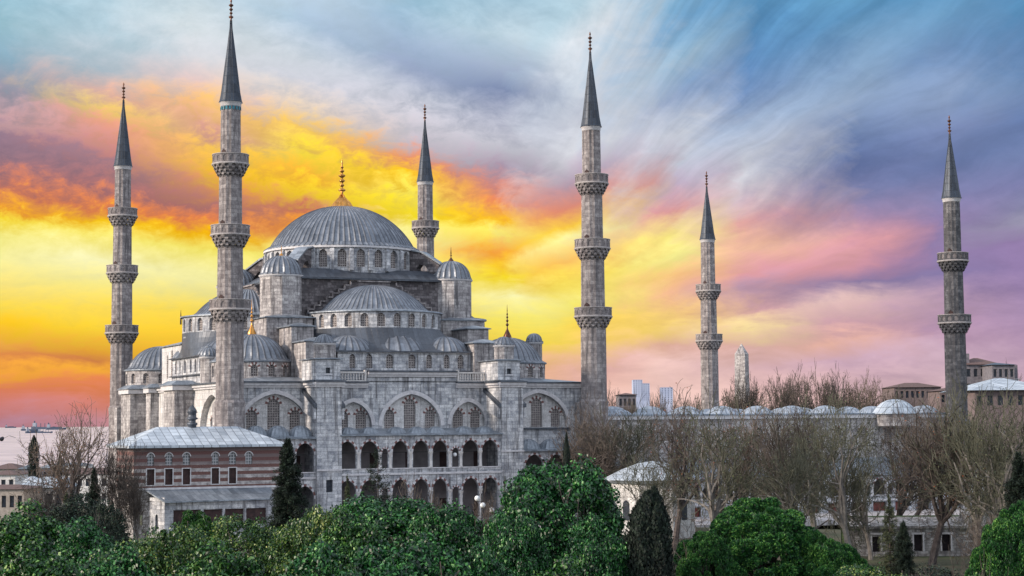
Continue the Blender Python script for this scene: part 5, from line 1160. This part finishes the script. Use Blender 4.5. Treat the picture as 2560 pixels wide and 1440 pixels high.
# conifers with whorls of drooping boughs
def make_conifer(kind, mat, seed, levels=26, per=9, tuft=95, H=12.0, R_=2.6, droop=.35, bare=.06, gap=1.0, power=.9):
    rng = np.random.default_rng(seed); L_ = []; s = [[0, 0, 0, 0, 0, H * .97, .16, .02]]
    for i in range(levels):
        z = H * (bare + (1 - bare) * (i / levels) ** .95); r_ = R_ * (1 - (i / levels)) ** power * rng.uniform(.75, 1.08)
        for k in range(per):
            z = H * (bare + (1 - bare) * min(.99, max(0, (i + rng.normal(0, .8)) / levels)) ** .95)
            a = rng.uniform(0, 2 * PI); rr = max(r_ * rng.uniform(.6, 1.1), .12); m_ = max(8, int(tuft * (rr / R_ + .12))); t_ = rng.uniform(.12, 1, m_) ** .8
            zz = z + .25 * rr * t_ - droop * rr * t_ ** 2; side_ = rng.normal(0, .10 * rr + .04, m_) * (1 - t_ * .5)
            C_ = np.stack([rr * t_ * math.cos(a) - side_ * math.sin(a), rr * t_ * math.sin(a) + side_ * math.cos(a), zz + rng.normal(0, .13, m_)], 1)
            L_.append(leaves(C_, np.tile([0, 0, 1.0], (m_, 1)), .26, .075, rng, .5)); s.append([0, 0, z, rr * .8 * math.cos(a), rr * .8 * math.sin(a), z + .1 * rr - droop * rr * .6, .035, .008])
    V_ = np.concatenate(L_)
    proto(kind, dict(H=H, R=R_, parts=[('crown', fastmesh('crown_' + kind, V_, 4, [mat])), ('trunk', fastmesh('trunk_' + kind, tubes(s), 4, ['bark']))]))
make_conifer('cedar', 'leaf_dark', 51, 30, 15, 210, R_=3.0, power=.6); make_conifer('fir_open', 'leaf_dark', 52, 11, 6, 150, R_=3.4, droop=.1, power=.8, bare=.3); make_conifer('fir_small', 'leaf_olive', 53, 22, 10, 110, R_=2.8)
# leafless crowns
def make_bare(kind, seed, H, R_, mats=('twig', 'bark'), leafmat=None, nl=0, **kw):
    rng = np.random.default_rng(seed); s, tips, td = branchy(rng, H, R_, **kw)
    thin = s[:, 6] < .045; parts = [('trunk', fastmesh('trunk_' + kind, tubes(s[~thin]), 4, [mats[1]]))]
    cr = tubes(s[thin]); mi = np.zeros(len(cr) // 4); ml = [mats[0]]
    if nl:
        who = rng.integers(0, len(tips), nl); C_ = tips[who] + rng.normal(0, .22, (nl, 3)); lv = leaves(C_, rng.normal(0, 1, (nl, 3)), .15, .10, rng); mi = np.concatenate([mi, np.ones(nl)]); cr = np.concatenate([cr, lv]); ml.append(leafmat)
    parts.insert(0, ('crown', fastmesh('crown_' + kind, cr, 4, ml, mi))); proto(kind, dict(H=H, R=R_, parts=parts, n=len(s)))
leafmat('leaf_rust', [(.0, (80, 42, 28)), (.5, (130, 66, 36)), (1, (170, 100, 60))], .8, .3)
bk = dict(n0=7, trunk_h=.12, depth=6, spread=.78, rise=.10, kids=(1, 3), lf=.84, twig=.020, jit=.34)
make_bare('plane_a', 61, 17, 5.2, ('twig_green', 'bark_pale'), 'leaf_olive', 700, **bk); make_bare('plane_b', 62, 17, 5.5, ('twig', 'bark'), **bk)
make_bare('plane_c', 63, 17, 5.0, ('twig_brown', 'bark'), 'leaf_rust', 320, **bk); make_bare('plane_d', 64, 17, 5.0, ('twig_green', 'bark_pale'), **dict(bk, spread=.68, trunk_h=.15))
make_bare('shrub', 65, 5, 2.6, ('twig', 'bark'), **dict(bk, n0=12, trunk_h=.1, r0=.07, spread=.6, depth=5)); make_bare('slender', 66, 12, 3.2, ('twig', 'bark_pale'), **dict(bk, r0=.16, depth=6, spread=.5))
make_bare('far_a', 67, 16, 5.0, ('twig_brown', 'bark'), **dict(bk, twig=.035, depth=6, spread=.5)); make_bare('far_b', 68, 16, 5.5, ('twig', 'bark'), **dict(bk, twig=.032, depth=6, spread=.55))
# ---- foreground greenery
F = 'leafy evergreens along the bottom of the photo'
for a in [
 ('laurel_a', 45, 1252, 98, 330, 'dark green leafy tree filling the lower left corner, highest at the edge'),
 ('laurel_b', 225, 1290, 92, 300, 'rounded leafy tree below the tall bare tree at left'),
 ('laurel_c', 395, 1306, 86, 260, 'yellowish leafy tree in front of the left corner of the striped pavilion'),
 ('pine_b', 505, 1268, 106, 190, 'bushy pine in front of the pavilion porch, darker than the one right of it'),
 ('laurel_c', 640, 1286, 100, 250, 'golden tinted leafy tree before the right half of the pavilion porch'),
 ('laurel_c', 785, 1262, 96, 210, 'light green leafy tree just right of the dark cedar foot'),
 ('laurel_d', 975, 1232, 108, 330, 'broad dark green tree before the lower arcade'),
 ('laurel_d', 1120, 1252, 100, 220, 'dark green tree sloping down right to the street lamp'),
 ('laurel_a', 880, 1268, 92, 240, 'leafy tree between the light green tree and the broad dark one'),
 ('laurel_a', 95, 1345, 76, 380, 'nearest leafy tree in the lower left corner, large leaves'),
 ('laurel_b', 330, 1362, 74, 360, 'large leaved tree at the bottom edge below the pavilion left corner'),
 ('laurel_a', 570, 1345, 78, 380, 'large leaved tree at the bottom edge below the pavilion porch'),
 ('laurel_b', 800, 1350, 76, 340, 'large leaved tree at the bottom edge below the dark cedar'),
 ('laurel_d', 1010, 1338, 78, 380, 'large leaved tree at the bottom edge below the lower arcade'),
 ('laurel_b', 1205, 1352, 80, 250, 'leafy tree at the bottom edge just left of the tall round tree'),
 ('laurel_d', 1385, 1128, 98, 310, 'tall dark green tree standing highest of the foreground, before the right gallery'),
 ('laurel_d', 1290, 1262, 92, 190, 'lower green tree hugging the left flank of the tall round tree'),
 ('laurel_b', 1480, 1270, 92, 190, 'lower green tree hugging the right flank of the tall round tree'),
 ('laurel_a', 1380, 1380, 74, 330, 'bottom edge foliage under the tall round tree'),
 ('pine_a', 1905, 1238, 100, 400, 'large round umbrella pine of bright cushions at lower right'),
 ('pine_a', 1765, 1318, 96, 190, 'smaller pine cushion joined to the left of the umbrella pine'),
 ('pine_a', 2075, 1322, 98, 230, 'smaller pine cushion joined to the right of the umbrella pine'),
 ('pine_a', 2530, 1242, 86, 240, 'bright green pine cut off by the right edge'),
 ('laurel_c', 2190, 1400, 90, 240, 'low yellowish bush at the bottom below the ruined wall'),
 ('laurel_a', 2420, 1425, 84, 200, 'low bush at the bottom right below the wall stump')]:
    plant(*a, group=F)
plant('bush_dark', 190, 1222, 142, 190, 'dark evergreen thicket under the tall bare tree at left', 'bush', 'bush')
plant('bush_dark', 268, 1238, 138, 110, 'small dark thicket touching the left corner of the striped pavilion', 'bush', 'bush')
plant('bush_dark', 2150, 1398, 120, 150, 'dark bush between the umbrella pine and the ruined wall', 'bush', 'bush')
plant('bush_dark', 2330, 1405, 110, 260, 'dark scrub along the bottom edge in front of the ruined wall', 'bush', 'bush')
plant('bush_dark', 1715, 1372, 112, 130, 'dark undergrowth between the black cypress and the umbrella pine', 'bush', 'bush')
plant('cypress_many', 1622, 1212, 92, 112, 'near black cypress of several spires at lower centre right', 'cypress', 'cypress')
plant('cypress_slim', 85, 1087, 300, 26, 'slim dark cypress against the sea at left', 'cypress', 'cypress')
plant('cypress_slim', 1416, 1078, 150, 19, 'tiny dark cypress tip beside the right gallery domes', 'cypress', 'cypress')
plant('cypress_slim', 150, 1132, 300, 12, 'small dark poplar tip on the shoreline right of the slim cypress', 'cypress', 'cypress')
plant('cedar', 720, 1096, 168, 150, 'dense dark cedar in front of the right end of the pavilion', 'cedar', 'cedar')
plant('fir_open', 945, 1113, 166, 150, 'dark open branched conifer in front of the upper arcade', 'conifer', 'conifer')
plant('fir_small', 868, 1186, 160, 70, 'small conifer beside the left buttress foot', 'conifer', 'conifer')
plant('cedar', 236, 1166, 180, 74, 'dark conifer left of the striped pavilion, foot among the bare trees', 'conifer', 'conifer')
plant('fir_small', 165, 1232, 150, 150, 'dull green conifer below the tall bare tree at left', 'conifer', 'conifer')
plant('fir_small', 2222, 1236, 150, 120, 'dark fir before the ruined wall, upper half above the coping', 'conifer', 'conifer')
plant('cedar', 2258, 1300, 148, 90, 'dark spreading fir just right of the fir before the ruined wall', 'conifer', 'conifer')
plant('cedar', 2545, 1128, 160, 150, 'dark blue green conifer at the right edge', 'conifer', 'conifer')
plant('fir_small', 1262, 1192, 150, 60, 'small dull green conifer in front of the last lower arch', 'conifer', 'conifer')
# ---- leafless trees
D_ = 'leafless trees before the courtyard'
for a in [
 ('plane_c', 205, 985, 195, 270, 'tall reddish bare tree rising over the sea left of the leftmost minaret', 'leafless trees at the left'),
 ('slender', 300, 1062, 178, 150, 'pale slender bare tree before the left end of the pavilion roof', 'leafless trees at the left'),
 ('slender', 345, 1128, 172, 110, 'small bare tree close to the left corner of the striped pavilion', 'leafless trees at the left'),
 ('slender', 130, 1168, 168, 130, 'low bare tree in front of the old bath house', 'leafless trees at the left'),
 ('shrub', 1050, 1168, 150, 170, 'twiggy bare shrub in front of the middle lower arches', None),
 ('shrub', 1225, 1200, 158, 80, 'small bare shrub beside the street lamp', None),
 ('plane_b', 1500, 985, 226, 240, 'bare tree rising next to the foot of the front wall minaret', D_),
 ('plane_d', 1590, 990, 226, 240, 'bare tree above the left half of the white tomb', D_),
 ('plane_c', 1680, 962, 196, 230, 'bare tree with rusty leaves and leaning trunks just right of the tomb', D_),
 ('plane_a', 1765, 965, 172, 300, 'largest bare tree in the middle, greenish twigs, right of the leaning trunks', D_),
 ('plane_c', 1850, 985, 200, 260, 'bare brown tree under the obelisk', D_),
 ('plane_b', 1940, 970, 184, 280, 'spreading bare tree above the umbrella pine', D_),
 ('plane_d', 2030, 960, 198, 260, 'bare tree behind the right shoulder of the umbrella pine', D_),
 ('plane_a', 2115, 955, 178, 300, 'greenish bare tree with several thick trunks before the shop arcade', D_),
 ('plane_b', 2215, 985, 200, 240, 'bare tree directly below the gate dome of the courtyard', D_),
 ('plane_c', 2318, 985, 180, 290, 'dark forked bare tree standing behind the red notice board', D_),
 ('plane_d', 2430, 935, 176, 310, 'tall pale bare tree just right of the rightmost minaret', D_),
 ('plane_a', 2530, 950, 170, 290, 'greenish bare tree before the hall at the right edge', D_),
 ('plane_a', 2480, 960, 186, 280, 'bare tree between the tall pale one and the hall at the right edge', D_),
 ('plane_b', 2270, 1010, 210, 230, 'bare tree close to the courtyard wall right of its gate dome', D_),
 ('plane_b', 1540, 1030, 232, 220, 'lower bare tree behind the tall round green tree', D_),
 ('plane_d', 1990, 1060, 168, 200, 'lower bare tree with pale limbs rising behind the umbrella pine crown', D_),
 ('shrub', 2470, 1250, 150, 150, 'bare shrub above the wall stump at right', None),
 ('plane_a', 2170, 1080, 186, 170, 'short bare tree before the middle of the shop arcade', D_),
 ('plane_d', 1620, 1110, 182, 150, 'short bare tree directly in front of the tomb roof', D_),
 ('shrub', 2310, 1378, 108, 150, 'low leafless scrub at the bottom before the two right openings of the ruined wall', None),
 ('shrub', 2490, 1362, 80, 150, 'tall pale stems before the bright pine at the lower right corner', None),
 ('shrub', 2400, 1345, 96, 120, 'pale leafless shrub at the bottom right, in front of the wall', None),
 ('shrub', 1700, 1290, 130, 150, 'leafless shrub between the black cypress and the umbrella pine', None)]:
    plant(*a[:6], group=a[6], name='bare_tree' if a[0] != 'shrub' else 'shrub', cat='tree' if a[0] != 'shrub' else 'shrub')
far = [(1535, 948), (1572, 968), (1640, 962), (1700, 972), (1738, 980), (1822, 935), (1840, 915), (1885, 925), (1925, 915), (1965, 898), (2010, 905), (2050, 893), (2095, 900), (2140, 912), (2185, 918), (2222, 935), (2275, 985), (2550, 892)]
where = ['first far tree right of the front wall minaret', 'far bare tree over the flat dark roof', 'far bare tree between the hazy towers', 'far bare tree just left of the small two balcony minaret', 'far bare tree touching the small two balcony minaret on its left', 'far bare tree between the small minaret and the obelisk', 'far bare tree against the left side of the obelisk', 'far bare tree against the right side of the obelisk', 'second far bare tree right of the obelisk', 'third far bare tree right of the obelisk', 'fourth far bare tree right of the obelisk', 'highest far bare tree on the skyline', 'far bare tree next right of the highest one', 'second far bare tree right of the highest one', 'third far bare tree right of the highest one', 'last far bare tree before the low red roofed house', 'low far bare tree in front of the red roofed house', 'far bare tree behind the balconied house at the right edge']
for k, ((px, py), lb) in enumerate(zip(far, where)):
    plant('far_a' if k % 2 else 'far_b', px, py, 400 + 9 * (k % 4), 108 if k > 4 else 80, lb, name='bare_tree', group='far leafless trees on the skyline')
